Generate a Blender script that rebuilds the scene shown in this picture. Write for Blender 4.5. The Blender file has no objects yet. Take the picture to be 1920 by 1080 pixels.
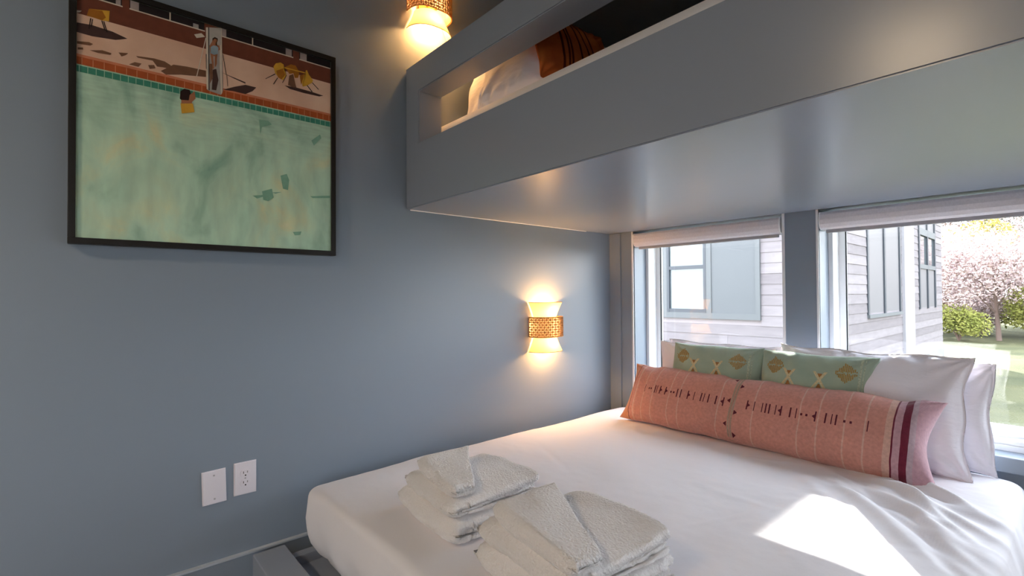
import bpy, bmesh, math, random
from mathutils import Vector, Matrix, noise

random.seed(7)
SC = bpy.context.scene
COL = SC.collection
PI = math.pi


def lin(h):
    h = h.lstrip('#')
    out = []
    for i in (0, 2, 4):
        c = int(h[i:i + 2], 16) / 255.0
        out.append(c / 12.92 if c <= 0.04045 else ((c + 0.055) / 1.055) ** 2.4)
    return tuple(out)


# ------------------------------------------------------------------ camera
CAM = Vector((2.0, 0.0, 1.06))
YAW, PITCH, ROLL = math.radians(48.99), math.radians(0.778), math.radians(-0.3685)
d = Vector((-math.sin(YAW) * math.cos(PITCH), math.cos(YAW) * math.cos(PITCH), math.sin(PITCH)))
r0 = Vector((math.cos(YAW), math.sin(YAW), 0))
u0 = r0.cross(d)
r_ = math.cos(ROLL) * r0 + math.sin(ROLL) * u0
u_ = -math.sin(ROLL) * r0 + math.cos(ROLL) * u0
cam_data = bpy.data.cameras.new('camera')
cam_data.sensor_fit = 'HORIZONTAL'
cam_data.sensor_width = 36.0
cam_data.lens = 917.6 * 36.0 / 1920.0
cam_data.clip_start = 0.02
cam_data.clip_end = 500
cam = bpy.data.objects.new('camera', cam_data)
cam.matrix_world = Matrix(((r_.x, u_.x, -d.x, CAM.x), (r_.y, u_.y, -d.y, CAM.y), (r_.z, u_.z, -d.z, CAM.z), (0, 0, 0, 1)))
COL.objects.link(cam)
SC.camera = cam

# ------------------------------------------------------------------ sky, sun, exposure
SKY_STRENGTH = 5.8
SUN_STRENGTH = 17.0
FILL_LAMP_W = 56.0
world = bpy.data.worlds.new('sky')
SC.world = world
world.use_nodes = True
wn = world.node_tree
bg = wn.nodes['Background']
tc = wn.nodes.new('ShaderNodeTexCoord')
sep = wn.nodes.new('ShaderNodeSeparateXYZ')
ramp = wn.nodes.new('ShaderNodeValToRGB')
wn.links.new(tc.outputs['Generated'], sep.inputs[0])
wn.links.new(sep.outputs['Z'], ramp.inputs[0])
wn.links.new(ramp.outputs[0], bg.inputs['Color'])
ramp.color_ramp.elements[0].position = 0.0
ramp.color_ramp.elements[0].color = (0.96, 0.975, 1.0, 1)
ramp.color_ramp.elements[1].position = 0.9
ramp.color_ramp.elements[1].color = (0.74, 0.85, 1.0, 1)
bg.inputs['Strength'].default_value = SKY_STRENGTH

sun_data = bpy.data.lights.new('sun', 'SUN')
sun_data.energy = SUN_STRENGTH
sun_data.angle = math.radians(0.55)
sun_data.color = (1.0, 0.95, 0.86)
sun = bpy.data.objects.new('sun', sun_data)
sun.rotation_euler = Vector((0.63, -1.0, -0.72)).to_track_quat('-Z', 'Y').to_euler()
sun.location = (-6, 14, 12)
COL.objects.link(sun)

SC.view_settings.view_transform = 'Standard'
SC.view_settings.look = 'None'
SC.view_settings.gamma = 1.0
SC.view_settings.use_curve_mapping = False
SC.view_settings.exposure = 0.92
SC.cycles.use_denoising = True
SC.cycles.max_bounces = 14
SC.cycles.diffuse_bounces = 8
SC.cycles.glossy_bounces = 5
SC.cycles.transparent_max_bounces = 16
SC.cycles.transmission_bounces = 8
SC.cycles.sample_clamp_indirect = 8.0

# ------------------------------------------------------------------ materials
MATS = {}


def new_mat(name):
    m = bpy.data.materials.new(name)
    m.use_nodes = True
    MATS[name] = m
    return m, m.node_tree, m.node_tree.nodes['Principled BSDF']


def mat(name, hexcol, rough=0.5, spec=0.5, metal=0.0, var=0.0, vscale=8.0, bump=0.0, bscale=60.0, bdist=0.002,
        sheen=0.0, stretch=(1, 1, 1), var2=None):
    m, nt, bs = new_mat(name)
    c = lin(hexcol)
    bs.inputs['Base Color'].default_value = (*c, 1)
    bs.inputs['Roughness'].default_value = rough
    bs.inputs['Specular IOR Level'].default_value = spec
    bs.inputs['Metallic'].default_value = metal
    if sheen:
        bs.inputs['Sheen Weight'].default_value = sheen
        bs.inputs['Sheen Roughness'].default_value = 0.5
    if var or bump or var2:
        t = nt.nodes.new('ShaderNodeTexCoord')
        mp = nt.nodes.new('ShaderNodeMapping')
        mp.inputs['Scale'].default_value = stretch
        nt.links.new(t.outputs['Object'], mp.inputs[0])
    if var or var2:
        n = nt.nodes.new('ShaderNodeTexNoise')
        n.inputs['Scale'].default_value = vscale
        n.inputs['Detail'].default_value = 5
        nt.links.new(mp.outputs[0], n.inputs['Vector'])
        rp = nt.nodes.new('ShaderNodeValToRGB')
        rp.color_ramp.elements[0].position = 0.3
        rp.color_ramp.elements[1].position = 0.7
        c2 = lin(var2) if var2 else tuple(min(1, v * (1 + var)) for v in c)
        c1 = c if var2 else tuple(v * (1 - var) for v in c)
        rp.color_ramp.elements[0].color = (*c1, 1)
        rp.color_ramp.elements[1].color = (*c2, 1)
        nt.links.new(n.outputs[0], rp.inputs[0])
        nt.links.new(rp.outputs[0], bs.inputs['Base Color'])
    if bump:
        n2 = nt.nodes.new('ShaderNodeTexNoise')
        n2.inputs['Scale'].default_value = bscale
        n2.inputs['Detail'].default_value = 4
        nt.links.new(mp.outputs[0], n2.inputs['Vector'])
        b = nt.nodes.new('ShaderNodeBump')
        b.inputs['Strength'].default_value = bump
        b.inputs['Distance'].default_value = bdist
        nt.links.new(n2.outputs[0], b.inputs['Height'])
        nt.links.new(b.outputs[0], bs.inputs['Normal'])
    return m


def weave_mat(name, hexcol, hex2, scale=900.0, rough=0.9, bump=0.35, var=0.12):
    """woven cloth: two crossed wave textures in relief, slight colour mottling"""
    m, nt, bs = new_mat(name)
    t = nt.nodes.new('ShaderNodeTexCoord')
    bs.inputs['Roughness'].default_value = rough
    bs.inputs['Specular IOR Level'].default_value = 0.15
    bs.inputs['Sheen Weight'].default_value = 0.25
    n = nt.nodes.new('ShaderNodeTexNoise')
    n.inputs['Scale'].default_value = 14
    n.inputs['Detail'].default_value = 8
    nt.links.new(t.outputs['Object'], n.inputs['Vector'])
    mx = nt.nodes.new('ShaderNodeMix')
    mx.data_type = 'RGBA'
    mx.inputs[6].default_value = (*lin(hexcol), 1)
    mx.inputs[7].default_value = (*lin(hex2), 1)
    nt.links.new(n.outputs[0], mx.inputs[0])
    nt.links.new(mx.outputs[2], bs.inputs['Base Color'])
    waves = []
    for dirn in ('X', 'Y'):
        w = nt.nodes.new('ShaderNodeTexWave')
        w.bands_direction = dirn
        w.inputs['Scale'].default_value = scale / 6.28
        w.inputs['Distortion'].default_value = 0.6
        nt.links.new(t.outputs['Object'], w.inputs['Vector'])
        waves.append(w)
    ad = nt.nodes.new('ShaderNodeMath')
    ad.operation = 'ADD'
    nt.links.new(waves[0].outputs['Fac'], ad.inputs[0])
    nt.links.new(waves[1].outputs['Fac'], ad.inputs[1])
    b = nt.nodes.new('ShaderNodeBump')
    b.inputs['Strength'].default_value = bump
    b.inputs['Distance'].default_value = 0.001
    nt.links.new(ad.outputs[0], b.inputs['Height'])
    nt.links.new(b.outputs[0], bs.inputs['Normal'])
    return m


def glass_mat(name, tint, base_refl=0.04):
    m, nt, bs = new_mat(name)
    nt.nodes.remove(bs)
    out = nt.nodes['Material Output']
    tr = nt.nodes.new('ShaderNodeBsdfTransparent')
    tr.inputs[0].default_value = (*tint, 1)
    gl = nt.nodes.new('ShaderNodeBsdfGlossy')
    gl.inputs['Roughness'].default_value = 0.0
    lw = nt.nodes.new('ShaderNodeLayerWeight')
    lw.inputs['Blend'].default_value = 0.5
    pw = nt.nodes.new('ShaderNodeMath')
    pw.operation = 'POWER'
    pw.inputs[1].default_value = 5.0
    nt.links.new(lw.outputs['Facing'], pw.inputs[0])
    fr = nt.nodes.new('ShaderNodeMath')
    fr.operation = 'MULTIPLY_ADD'
    fr.inputs[1].default_value = 0.9
    fr.inputs[2].default_value = base_refl
    nt.links.new(pw.outputs[0], fr.inputs[0])
    mx = nt.nodes.new('ShaderNodeMixShader')
    nt.links.new(fr.outputs[0], mx.inputs[0])
    nt.links.new(tr.outputs[0], mx.inputs[1])
    nt.links.new(gl.outputs[0], mx.inputs[2])
    nt.links.new(mx.outputs[0], out.inputs[0])
    return m


def translucent_mat(name, hexcol, amount):
    m, nt, bs = new_mat(name)
    nt.nodes.remove(bs)
    out = nt.nodes['Material Output']
    a = nt.nodes.new('ShaderNodeBsdfDiffuse')
    a.inputs[0].default_value = (*lin(hexcol), 1)
    b = nt.nodes.new('ShaderNodeBsdfTranslucent')
    b.inputs[0].default_value = (*lin(hexcol), 1)
    mx = nt.nodes.new('ShaderNodeMixShader')
    mx.inputs[0].default_value = amount
    nt.links.new(a.outputs[0], mx.inputs[1])
    nt.links.new(b.outputs[0], mx.inputs[2])
    nt.links.new(mx.outputs[0], out.inputs[0])
    return m


def emit_mat(name, rgb, strength):
    m, nt, bs = new_mat(name)
    bs.inputs['Base Color'].default_value = (0.8, 0.8, 0.8, 1)
    bs.inputs['Emission Color'].default_value = (*rgb, 1)
    bs.inputs['Emission Strength'].default_value = strength
    return m


paint = mat('blue_grey_paint', '#8894a2', rough=0.36, spec=0.5, bump=0.12, bscale=220, bdist=0.0008)
loft_paint = mat('loft_satin_paint', '#949caa', rough=0.26, spec=0.5, bump=0.10, bscale=12, bdist=0.002)
trim_paint = mat('trim_paint', '#98a4b0', rough=0.34, spec=0.5)
lit_edge_paint = mat('lit_edge_tone', '#bcc6d2', rough=0.3, spec=0.6)  # paler baseboard tone standing in for light on its edges
ceil_paint = mat('ceiling_paint', '#5c6269', rough=0.7, spec=0.3)
floor_mat = mat('floor_wood', '#8a6f55', rough=0.45, var2='#6d543e', vscale=3, stretch=(1, 14, 1))
vinyl = mat('white_vinyl', '#eef0f2', rough=0.35)
blind_fab = mat('blind_fabric', '#e0dce0', rough=0.85, spec=0.2, var=0.05, vscale=160, bump=0.2, bscale=500, bdist=0.0005)
blind_bar = mat('blind_bar_metal', '#a9a8ad', rough=0.5)
black_gap = mat('dark_channel', '#1d2126', rough=0.8)
sheet = mat('white_cotton', '#efecf0', rough=0.88, spec=0.15, sheen=0.15, bump=0.18, bscale=26, bdist=0.006)
pillow_white = mat('white_pillowcase', '#eeeaf1', rough=0.88, spec=0.15, sheen=0.15, bump=0.35, bscale=9, bdist=0.02, stretch=(1, 2.6, 1))
terry = mat('white_terry', '#f3eeec', rough=0.95, spec=0.1, sheen=0.5, bump=1.0, bscale=170, bdist=0.006)
plastic = mat('white_plastic', '#e9e5ee', rough=0.35)
slot_dark = mat('slot_black', '#141318', rough=0.7)
screw_m = mat('painted_screw', '#b9b6be', rough=0.4, metal=0.3)
frame_black = mat('black_frame_wood', '#17120f', rough=0.45, bump=0.2, bscale=120)
cane = mat('woven_cane', '#b98650', rough=0.6, var=0.2, vscale=60)
shade_m = translucent_mat('cream_linen_shade', '#efd3a0', 0.2)
shade_trim = mat('shade_trim', '#8a6a42', rough=0.7)
brass = mat('aged_brass', '#b58a4a', rough=0.35, metal=0.9)
bulb_m = emit_mat('warm_bulb', (1.0, 0.62, 0.28), 30.0)
window_glass = glass_mat('window_glass', (0.92, 0.93, 0.935))
clear_glass = glass_mat('added_door_glass', (0.96, 0.97, 0.97))

# ------------------------------------------------------------------ builders


def obj(name, me_or_bm, material=None, parent=None, smooth=False, recalc=False):
    if isinstance(me_or_bm, bmesh.types.BMesh):
        me = bpy.data.meshes.new(name)
        bmesh.ops.recalc_face_normals(me_or_bm, faces=me_or_bm.faces[:])
        me_or_bm.to_mesh(me)
        me_or_bm.free()
    else:
        me = me_or_bm
    if recalc and not isinstance(me_or_bm, bmesh.types.BMesh):
        b_ = bmesh.new()
        b_.from_mesh(me)
        bmesh.ops.recalc_face_normals(b_, faces=b_.faces[:])
        b_.to_mesh(me)
        b_.free()
    if material is not None and not me.materials:
        for m in (material if isinstance(material, (list, tuple)) else [material]):
            me.materials.append(m)
    if smooth:
        me.polygons.foreach_set('use_smooth', [True] * len(me.polygons))
    o = bpy.data.objects.new(name, me)
    COL.objects.link(o)
    if parent is not None:
        o.parent = parent
    return o


def tag(o, label=None, cat=None, group=None, kind=None):
    if label:
        o['label'] = label
    if cat:
        o['category'] = cat
    if group:
        o['group'] = group
    if kind:
        o['kind'] = kind
    return o


def empty(name, loc=(0, 0, 0), rot=(0, 0, 0)):
    o = bpy.data.objects.new(name, None)
    o.empty_display_size = 0.1
    o.location = loc
    o.rotation_euler = rot
    COL.objects.link(o)
    return o


def box(bm, x0, x1, y0, y1, z0, z1, bev=0.0):
    M = Matrix.Translation(((x0 + x1) / 2, (y0 + y1) / 2, (z0 + z1) / 2)) @ Matrix.Diagonal((x1 - x0, y1 - y0, z1 - z0, 1))
    r = bmesh.ops.create_cube(bm, size=1.0, matrix=M)
    if bev > 0:
        es = list({e for v in r['verts'] for e in v.link_edges})
        bmesh.ops.bevel(bm, geom=es, offset=bev, segments=2, affect='EDGES', profile=0.6)


def boxes(*args, bev=0.0):
    bm = bmesh.new()
    for a in args:
        box(bm, *a, bev=bev)
    return bm


def bx(name, a, material, parent=None, bev=0.0):
    return obj(name, boxes(a, bev=bev), material, parent)


def cyl(bm, p0, p1, r0, r1=None, n=16, caps=True):
    p0, p1 = Vector(p0), Vector(p1)
    r1 = r0 if r1 is None else r1
    ax = (p1 - p0).normalized()
    q = ax.to_track_quat('Z', 'Y').to_matrix()
    va = [bm.verts.new(p0 + q @ Vector((r0 * math.cos(2 * PI * i / n), r0 * math.sin(2 * PI * i / n), 0))) for i in range(n)]
    vb = [bm.verts.new(p1 + q @ Vector((r1 * math.cos(2 * PI * i / n), r1 * math.sin(2 * PI * i / n), 0))) for i in range(n)]
    for i in range(n):
        bm.faces.new((va[i], va[(i + 1) % n], vb[(i + 1) % n], vb[i]))
    if caps:
        bm.faces.new(va[::-1])
        bm.faces.new(vb)


def grid_mesh(name, f, nu, nv, uv=False):
    """mesh from f(i/nu, j/nv)"""
    vs = [tuple(f(i / nu, j / nv)) for j in range(nv + 1) for i in range(nu + 1)]
    fs = [(j * (nu + 1) + i, j * (nu + 1) + i + 1, (j + 1) * (nu + 1) + i + 1, (j + 1) * (nu + 1) + i) for j in range(nv) for i in range(nu)]
    me = bpy.data.meshes.new(name)
    me.from_pydata(vs, [], fs)
    return me


def fbm(p, octv=4):
    return noise.fractal(Vector(p), 0.9, 2.1, octv)


# ------------------------------------------------------------------ room shell
RX, RY0, D, CEIL = 3.4, -2.3, 2.60, 2.68
TW = 0.27
structure = []


def struct(name, bm_or_me, m, parent=None, label=None):
    o = obj(name, bm_or_me, m, parent)
    if parent is None:
        o['kind'] = 'structure'
        if label:
            o['label'] = label
    return o


struct('floor', boxes((-0.15, RX + 0.15, RY0 - 0.15, D + TW, -0.12, 0.0)), floor_mat, label='brown wood floor around the low bed')
struct('ceiling', boxes((-0.15, RX + 0.15, RY0 - 0.15, D + TW, CEIL, CEIL + 0.15)), ceil_paint, label='dark painted ceiling above the loft')
struct('wall_left', boxes((-0.15, 0.0, RY0 - 0.15, D + TW, 0.0, CEIL)), paint, label='blue-grey wall holding the painting and wall lamps')
struct('wall_front', boxes((0.0, RX, RY0 - 0.15, RY0, 0.0, CEIL)), paint, label='blue-grey wall behind the viewer')
W1 = (0.178, 1.052)
W2 = (1.212, 3.20)
WZ0, WZ1 = 0.442, 1.452
struct('wall_back', boxes((0.0, RX, D, D + TW, 0.0, WZ0), (0.0, RX, D, D + TW, WZ1, CEIL), (0.0, W1[0], D, D + TW, WZ0, WZ1),
                          (W1[1], W2[0], D, D + TW, WZ0, WZ1), (W2[1], RX, D, D + TW, WZ0, WZ1)), paint, label='blue-grey wall with two windows behind the pillows')
DY0, DY1, DZ = -2.1, -1.2, 2.1
struct('wall_right', boxes((RX, RX + 0.15, RY0 - 0.15, DY0, 0.0, CEIL), (RX, RX + 0.15, DY1, D + TW, 0.0, CEIL), (RX, RX + 0.15, DY0, DY1, DZ, CEIL)), paint,
       label='blue-grey wall with an added glazed door')
bl = struct('baseboard_left', boxes((0.0, 0.016, RY0, 2.5, 0.0, 0.124)), paint, label='low blue-grey baseboard along the painting wall')
obj('lit_top_edge', boxes((0.0, 0.019, RY0, 2.5, 0.124, 0.131), bev=0.001), lit_edge_paint, bl)  # baseboard's own top edge, its light painted in
obj('shoe_bead', boxes((0.016, 0.030, RY0, 2.5, 0.0, 0.014), bev=0.003), lit_edge_paint, bl)
struct('baseboard_front', boxes((0.0, RX, RY0, RY0 + 0.016, 0.0, 0.128), bev=0.003), trim_paint, label='low baseboard behind the viewer')
struct('trim_1', boxes((0.0, 0.085, D - 0.012, D, 0.0, 1.45), bev=0.002), paint, label='narrow filler board in the wall corner beside the window')
struct('trim_2', boxes((W2[0] - 0.1, RX, D - 0.018, D, 0.385, WZ0 + 0.002), bev=0.004), trim_paint, label='apron board under the wide window sill')
struct('trim_3', boxes((W1[0] - 0.012, W1[0], D - 0.004, D + 0.01, WZ0, WZ1), (W1[1], W1[1] + 0.012, D - 0.004, D + 0.01, WZ0, WZ1)), vinyl, label='thin casing edge of the narrow window, white for the light it catches')  # casing bevel's catch of light painted as white strips
struct('trim_4', boxes((W2[0] - 0.010, W2[0], D - 0.004, D + 0.01, WZ0, WZ1)), vinyl, label='thin casing edge beside the wide window, white for the light it catches')  # same light-catching casing edge painted white


def window(name, x0, x1, label, mullions=()):
    root = empty(name, ((x0 + x1) / 2, D + 0.2, WZ0))
    root['kind'] = 'structure'
    root['label'] = label
    ox, oy, oz = -root.location

    def part(n, a, m, bev=0.002):
        return obj(n, boxes((a[0] + ox, a[1] + ox, a[2] + oy, a[3] + oy, a[4] + oz, a[5] + oz), bev=bev), m, root)
    ya, yb = D + 0.135, D + TW
    fw = 0.02
    part('frame_side', (x0, x0 + fw, ya, yb, WZ0, WZ1), vinyl)
    part('frame_side', (x1 - fw, x1, ya, yb, WZ0, WZ1), vinyl)
    part('frame_head', (x0 + fw, x1 - fw, ya, yb, WZ1 - 0.018, WZ1), vinyl)
    part('frame_sill', (x0 + fw, x1 - fw, ya - 0.045, yb, WZ0, WZ0 + 0.022), vinyl)
    xs = [x0 + fw] + list(mullions) + [x1 - fw]
    for a, b in zip(xs[:-1], xs[1:]):
        sw, ys0, ys1 = 0.028, D + 0.225, D + 0.255
        z0, z1 = WZ0 + 0.022, WZ1 - 0.018
        part('sash_side', (a, a + sw, ys0, ys1, z0, z1), vinyl)
        part('sash_side', (b - sw, b, ys0, ys1, z0, z1), vinyl)
        part('sash_rail', (a + sw, b - sw, ys0, ys1, z0, z0 + 0.05), vinyl)
        part('sash_rail', (a + sw, b - sw, ys0, ys1, z1 - 0.022, z1), vinyl)
        part('gasket', (a + sw, a + sw + 0.004, ys0 - 0.001, ys0 + 0.01, z0 + 0.05, z1 - 0.022), black_gap, 0)
        part('pane', (a + sw, b - sw, ys0 + 0.012, ys0 + 0.018, z0 + 0.05, z1 - 0.022), window_glass, 0)
    return root, part


w1, _ = window('window_1', W1[0], W1[1], 'narrow white-framed window between the wall corner and the pillar')
w2, w2part = window('window_2', W2[0], W2[1], 'wide white-framed window right of the pillar')
# folding crank handle of the casement
cr = w2part('crank_cover', (1.74, 1.90, D + 0.10, D + 0.15, WZ0 + 0.022, WZ0 + 0.042), vinyl, 0.006)
bm = bmesh.new()
cyl(bm, (1.76, D + 0.11, WZ0 + 0.05), (1.93, D + 0.105, WZ0 + 0.062), 0.007, 0.006, 10)
cyl(bm, (1.925, D + 0.105, WZ0 + 0.055), (1.93, D + 0.105, WZ0 + 0.095), 0.008, 0.006, 10)
for v in bm.verts:
    v.co -= w2.location
obj('crank_handle', bm, vinyl, w2)

# unseen door added in the right-hand wall to let fill daylight in
pd = empty('added_door', (RX + 0.07, (DY0 + DY1) / 2, 0))
tag(pd, 'added white framed glazed door in the right-hand wall, for daylight', kind='structure')
for a, b in ((DY0, (DY0 + DY1) / 2 + 0.03), ((DY0 + DY1) / 2 - 0.03, DY1)):
    cy = pd.location.y
    obj('leaf_frame', boxes((-0.03, 0.03, a - cy, a - cy + 0.07, 0, DZ), (-0.03, 0.03, b - cy - 0.07, b - cy, 0, DZ),
                            (-0.03, 0.03, a - cy + 0.07, b - cy - 0.07, 0, 0.09), (-0.03, 0.03, a - cy + 0.07, b - cy - 0.07, DZ - 0.08, DZ)), vinyl, pd)
    obj('pane', boxes((-0.004, 0.004, a - cy + 0.07, b - cy - 0.07, 0.09, DZ - 0.08)), clear_glass, pd)

# ------------------------------------------------------------------ loft bunk
LF, LT, LZ0, LZ1 = 1.10, 0.12, 1.452, 2.095
SZ0, SZ1, SX0, SX1 = 1.733, 1.960, 0.115, 3.05
loft = empty('loft_bunk', (0.002, LF, LZ0))
tag(loft, 'blue-grey painted loft bunk with a long slot in its guard panel', 'loft bunk')


def lpart(n, a, m, bev=0.004):
    return obj(n, boxes((a[0] - 0.002, a[1] - 0.002, a[2] - LF, a[3] - LF, a[4] - LZ0, a[5] - LZ0), bev=bev), m, loft)


# guard panel with slot: one ring-shaped mesh
bm = bmesh.new()
X0, X1 = 0.003, RX - 0.003


def ringpanel(bm, y, flip):
    o = [bm.verts.new((X0 - 0.002, y, 0)), bm.verts.new((X1 - 0.002, y, 0)), bm.verts.new((X1 - 0.002, y, LZ1 - LZ0)), bm.verts.new((X0 - 0.002, y, LZ1 - LZ0))]
    i = [bm.verts.new((SX0, y, SZ0 - LZ0)), bm.verts.new((SX1, y, SZ0 - LZ0)), bm.verts.new((SX1, y, SZ1 - LZ0)), bm.verts.new((SX0, y, SZ1 - LZ0))]
    for k in range(4):
        bm.faces.new((o[k], o[(k + 1) % 4], i[(k + 1) % 4], i[k]))
    return o, i


oa, ia = ringpanel(bm, 0.0, False)
ob, ib = ringpanel(bm, LT, True)
for k in range(4):
    bm.faces.new((oa[k], ob[k], ob[(k + 1) % 4], oa[(k + 1) % 4]))
    bm.faces.new((ia[k], ia[(k + 1) % 4], ib[(k + 1) % 4], ib[k]))
bmesh.ops.recalc_face_normals(bm, faces=bm.faces[:])
bmesh.ops.bevel(bm, geom=[e for e in bm.edges if len(e.link_faces) == 2 and e.calc_face_angle(0) > 1.0 and not all(v.co.z < 0.001 and v.co.y > 0.05 for v in e.verts)], offset=0.004, segments=2, affect='EDGES')
obj('guard_panel', bm, loft_paint, loft)
lpart('underside_panel', (0.003, RX - 0.003, LF + LT, D - 0.003, LZ0, LZ0 + 0.14), loft_paint, 0.0)
# thin caulk bead between underside and wall
bm = bmesh.new()
cyl(bm, (0.004, 0.02, 0.0), (0.004, 1.25, 0.0), 0.0035, 0.0025, 8)
obj('caulk_bead', bm, vinyl, loft)

# loft bedding
mt = bmesh.new()
box(mt, 0.02, 1.95, LF + LT + 0.012, 2.30, LZ0 + 0.141, 1.852, bev=0.045)
tag(obj('loft_mattress', mt, sheet, smooth=True), 'white sheeted mattress in the loft seen through the guard slot', 'mattress')

# ------------------------------------------------------------------ pillows


class Pillow:
    """soft pillow: local X = width, Y = height, Z = thickness (front +Z)"""

    def __init__(self, w, h, t, seed, pinch=0.05, wrinkle=0.006, exx=2.4, exy=2.2, flange=0.0, puff=0.55, lobes=None):
        self.w, self.h, self.t, self.seed = w, h, t, seed
        self.pinch, self.wrinkle, self.exx, self.exy, self.puff = pinch, wrinkle, exx, exy, puff
        self.flange = flange
        self.lobes = lobes

    def at(self, u, v, side=1, off=0.0):
        w, h = self.w / 2, self.h / 2
        bow_x = 1 - self.pinch * 1.2 * (1 - v * v) * abs(u) ** 3
        bow_y = 1 - self.pinch * (1 - abs(u) ** 2.5) * abs(v) ** 3
        x = w * u * bow_x
        y = h * v * bow_y
        fl = self.flange
        uu, vv = min(1, abs(u) / (1 - fl)), min(1, abs(v) / (1 - fl))
        T = max(0.0, (1 - uu ** self.exx)) ** self.puff * max(0.0, (1 - vv ** self.exy)) ** self.puff
        z = self.t / 2 * T
        p = Vector((x * 5 + self.seed * 7.3, y * 5, side * 2.0))
        soft = min(1.0, T * 2.5 + 0.15)
        z += self.wrinkle * 1.5 * fbm(p * 0.7, 3) * soft
        # pulled creases running in from the corners and edges
        ang = math.atan2(1 - abs(v), 1.0001 - abs(u))
        rr = math.hypot((1 - abs(u)) * w, (1 - abs(v)) * h)
        z += self.wrinkle * 0.9 * math.sin(ang * 13 + self.seed + 3 * noise.noise(p)) * math.exp(-rr / (0.45 * h)) * soft
        z += self.wrinkle * 0.8 * math.sin(u * w * 60 + 6 * noise.noise(p * 1.3) + self.seed) * math.exp(-(1 - abs(v)) / 0.22) * min(1, T * 4)
        y += 0.35 * self.wrinkle * math.sin(u * w * 22 + self.seed) * abs(v) ** 4
        x += 0.35 * self.wrinkle * math.sin(v * h * 30 + self.seed * 2) * abs(u) ** 4
        if self.lobes:
            for c, wd, amt in self.lobes:
                z -= amt * math.exp(-((u - c) / wd) ** 2) * min(1, T * 2)
                y -= amt * 0.8 * math.exp(-((u - c) / wd) ** 2) * max(0, v) ** 2
        return Vector((x, y, side * (z + off)))

    def mesh(self, name, nu=64, nv=48):
        vs, fs = [], []

        def ease(k):
            return math.sin(k * PI / 2) * 0.55 + k * 0.45
        idx = {}
        for side in (1, -1):
            for j in range(nv + 1):
                for i in range(nu + 1):
                    edge = i in (0, nu) or j in (0, nv)
                    if side == -1 and edge:
                        idx[(side, i, j)] = idx[(1, i, j)]
                        continue
                    u, v = ease(2 * i / nu - 1), ease(2 * j / nv - 1)
                    p = self.at(u, v, side)
                    if edge:
                        p.z = 0.0
                    idx[(side, i, j)] = len(vs)
                    vs.append(p)
        for side in (1, -1):
            for j in range(nv):
                for i in range(nu):
                    q = [idx[(side, i, j)], idx[(side, i + 1, j)], idx[(side, i + 1, j + 1)], idx[(side, i, j + 1)]]
                    fs.append(q if side == 1 else q[::-1])
        me = bpy.data.meshes.new(name)
        me.from_pydata([tuple(p) for p in vs], [], fs)
        return me

    def decal(self, bm, quads, off=0.0012, n=3, mi=0):
        """quads given in (u,v) corners laid on the front surface"""
        for a, b, c, e in quads:
            rows = []
            for j in range(n + 1):
                row = []
                for i in range(n + 1):
                    s, t = i / n, j / n
                    u = (a[0] * (1 - s) + b[0] * s) * (1 - t) + (e[0] * (1 - s) + c[0] * s) * t
                    v = (a[1] * (1 - s) + b[1] * s) * (1 - t) + (e[1] * (1 - s) + c[1] * s) * t
                    row.append(bm.verts.new(self.at(u, v, 1, off)))
                rows.append(row)
            for j in range(n):
                for i in range(n):
                    f = bm.faces.new((rows[j][i], rows[j][i + 1], rows[j + 1][i + 1], rows[j + 1][i]))
                    f.material_index = mi
                    f.smooth = True


def rect(u0, u1, v0, v1):
    return ((u0, v0), (u1, v0), (u1, v1), (u0, v1))


def place(o, base, tilt, yaw, h, roll=0.0):
    """stand a pillow: base = middle of its lower edge, tilt = degrees from flat (90 = upright)"""
    R = Matrix.Rotation(math.radians(yaw), 4, 'Z') @ Matrix.Rotation(math.radians(tilt), 4, 'X') @ Matrix.Rotation(math.radians(roll), 4, 'Z')
    o.matrix_world = Matrix.Translation(base) @ R @ Matrix.Translation((0, h / 2, 0))


def pillow_thing(name, P, m, base, tilt, yaw, label, group=None, roll=0, res=(64, 48)):
    root = obj(name, P.mesh(name, *res), m, smooth=True)
    place(root, base, tilt, yaw, P.h, roll)
    tag(root, label, 'pillow', group)
    return root


GW = 'white bed pillows against the windows'
# white sleeping pillows in two ranks
P = Pillow(0.67, 0.43, 0.11, 1.0, pinch=0.05, wrinkle=0.012, flange=0.03)
pillow_thing('bed_pillow', P, pillow_white, (0.80, 2.528, 0.372), 90, 0, 'white pillow behind the green cushions, touching the narrow window', GW)
P = Pillow(0.67, 0.42, 0.11, 2.0, pinch=0.05, wrinkle=0.012, flange=0.03)
pillow_thing('bed_pillow', P, pillow_white, (1.475, 2.528, 0.372), 90, 0, 'white pillow rearmost at the wide window, its edge showing past the large one', GW)
P = Pillow(0.64, 0.42, 0.10, 3.0, pinch=0.04, wrinkle=0.007, flange=0.02)
pillow_thing('bed_pillow', P, pillow_white, (0.755, 2.450, 0.372), 84, 0, 'white pillow directly behind the green cushion nearest the wall corner', GW)
P = Pillow(0.68, 0.46, 0.16, 4.0, pinch=0.06, wrinkle=0.016, flange=0.025)
pillow_thing('bed_pillow', P, pillow_white, (1.410, 2.405, 0.368), 80, -2, 'large plump white pillow standing at the right end behind the striped lumbar pillow', GW, roll=0)

# green embroidered cushions
green = weave_mat('sage_green_weave', '#b0bda9', '#8fa596', scale=1000)
green_edge = mat('sage_edge_band', '#b4bda6', rough=0.9, spec=0.1, var=0.3, vscale=140)
ochre_thread = mat('ochre_thread', '#a98545', rough=0.85, spec=0.1, var=0.25, vscale=200)
tan_thread = mat('tan_thread', '#cbbd96', rough=0.85, spec=0.1, var=0.2, vscale=200)
rust_thread = mat('rust_thread', '#9c7044', rough=0.85, spec=0.1, var=0.2, vscale=200)
navy_tassel = mat('navy_yarn', '#20242f', rough=0.9)


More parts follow.
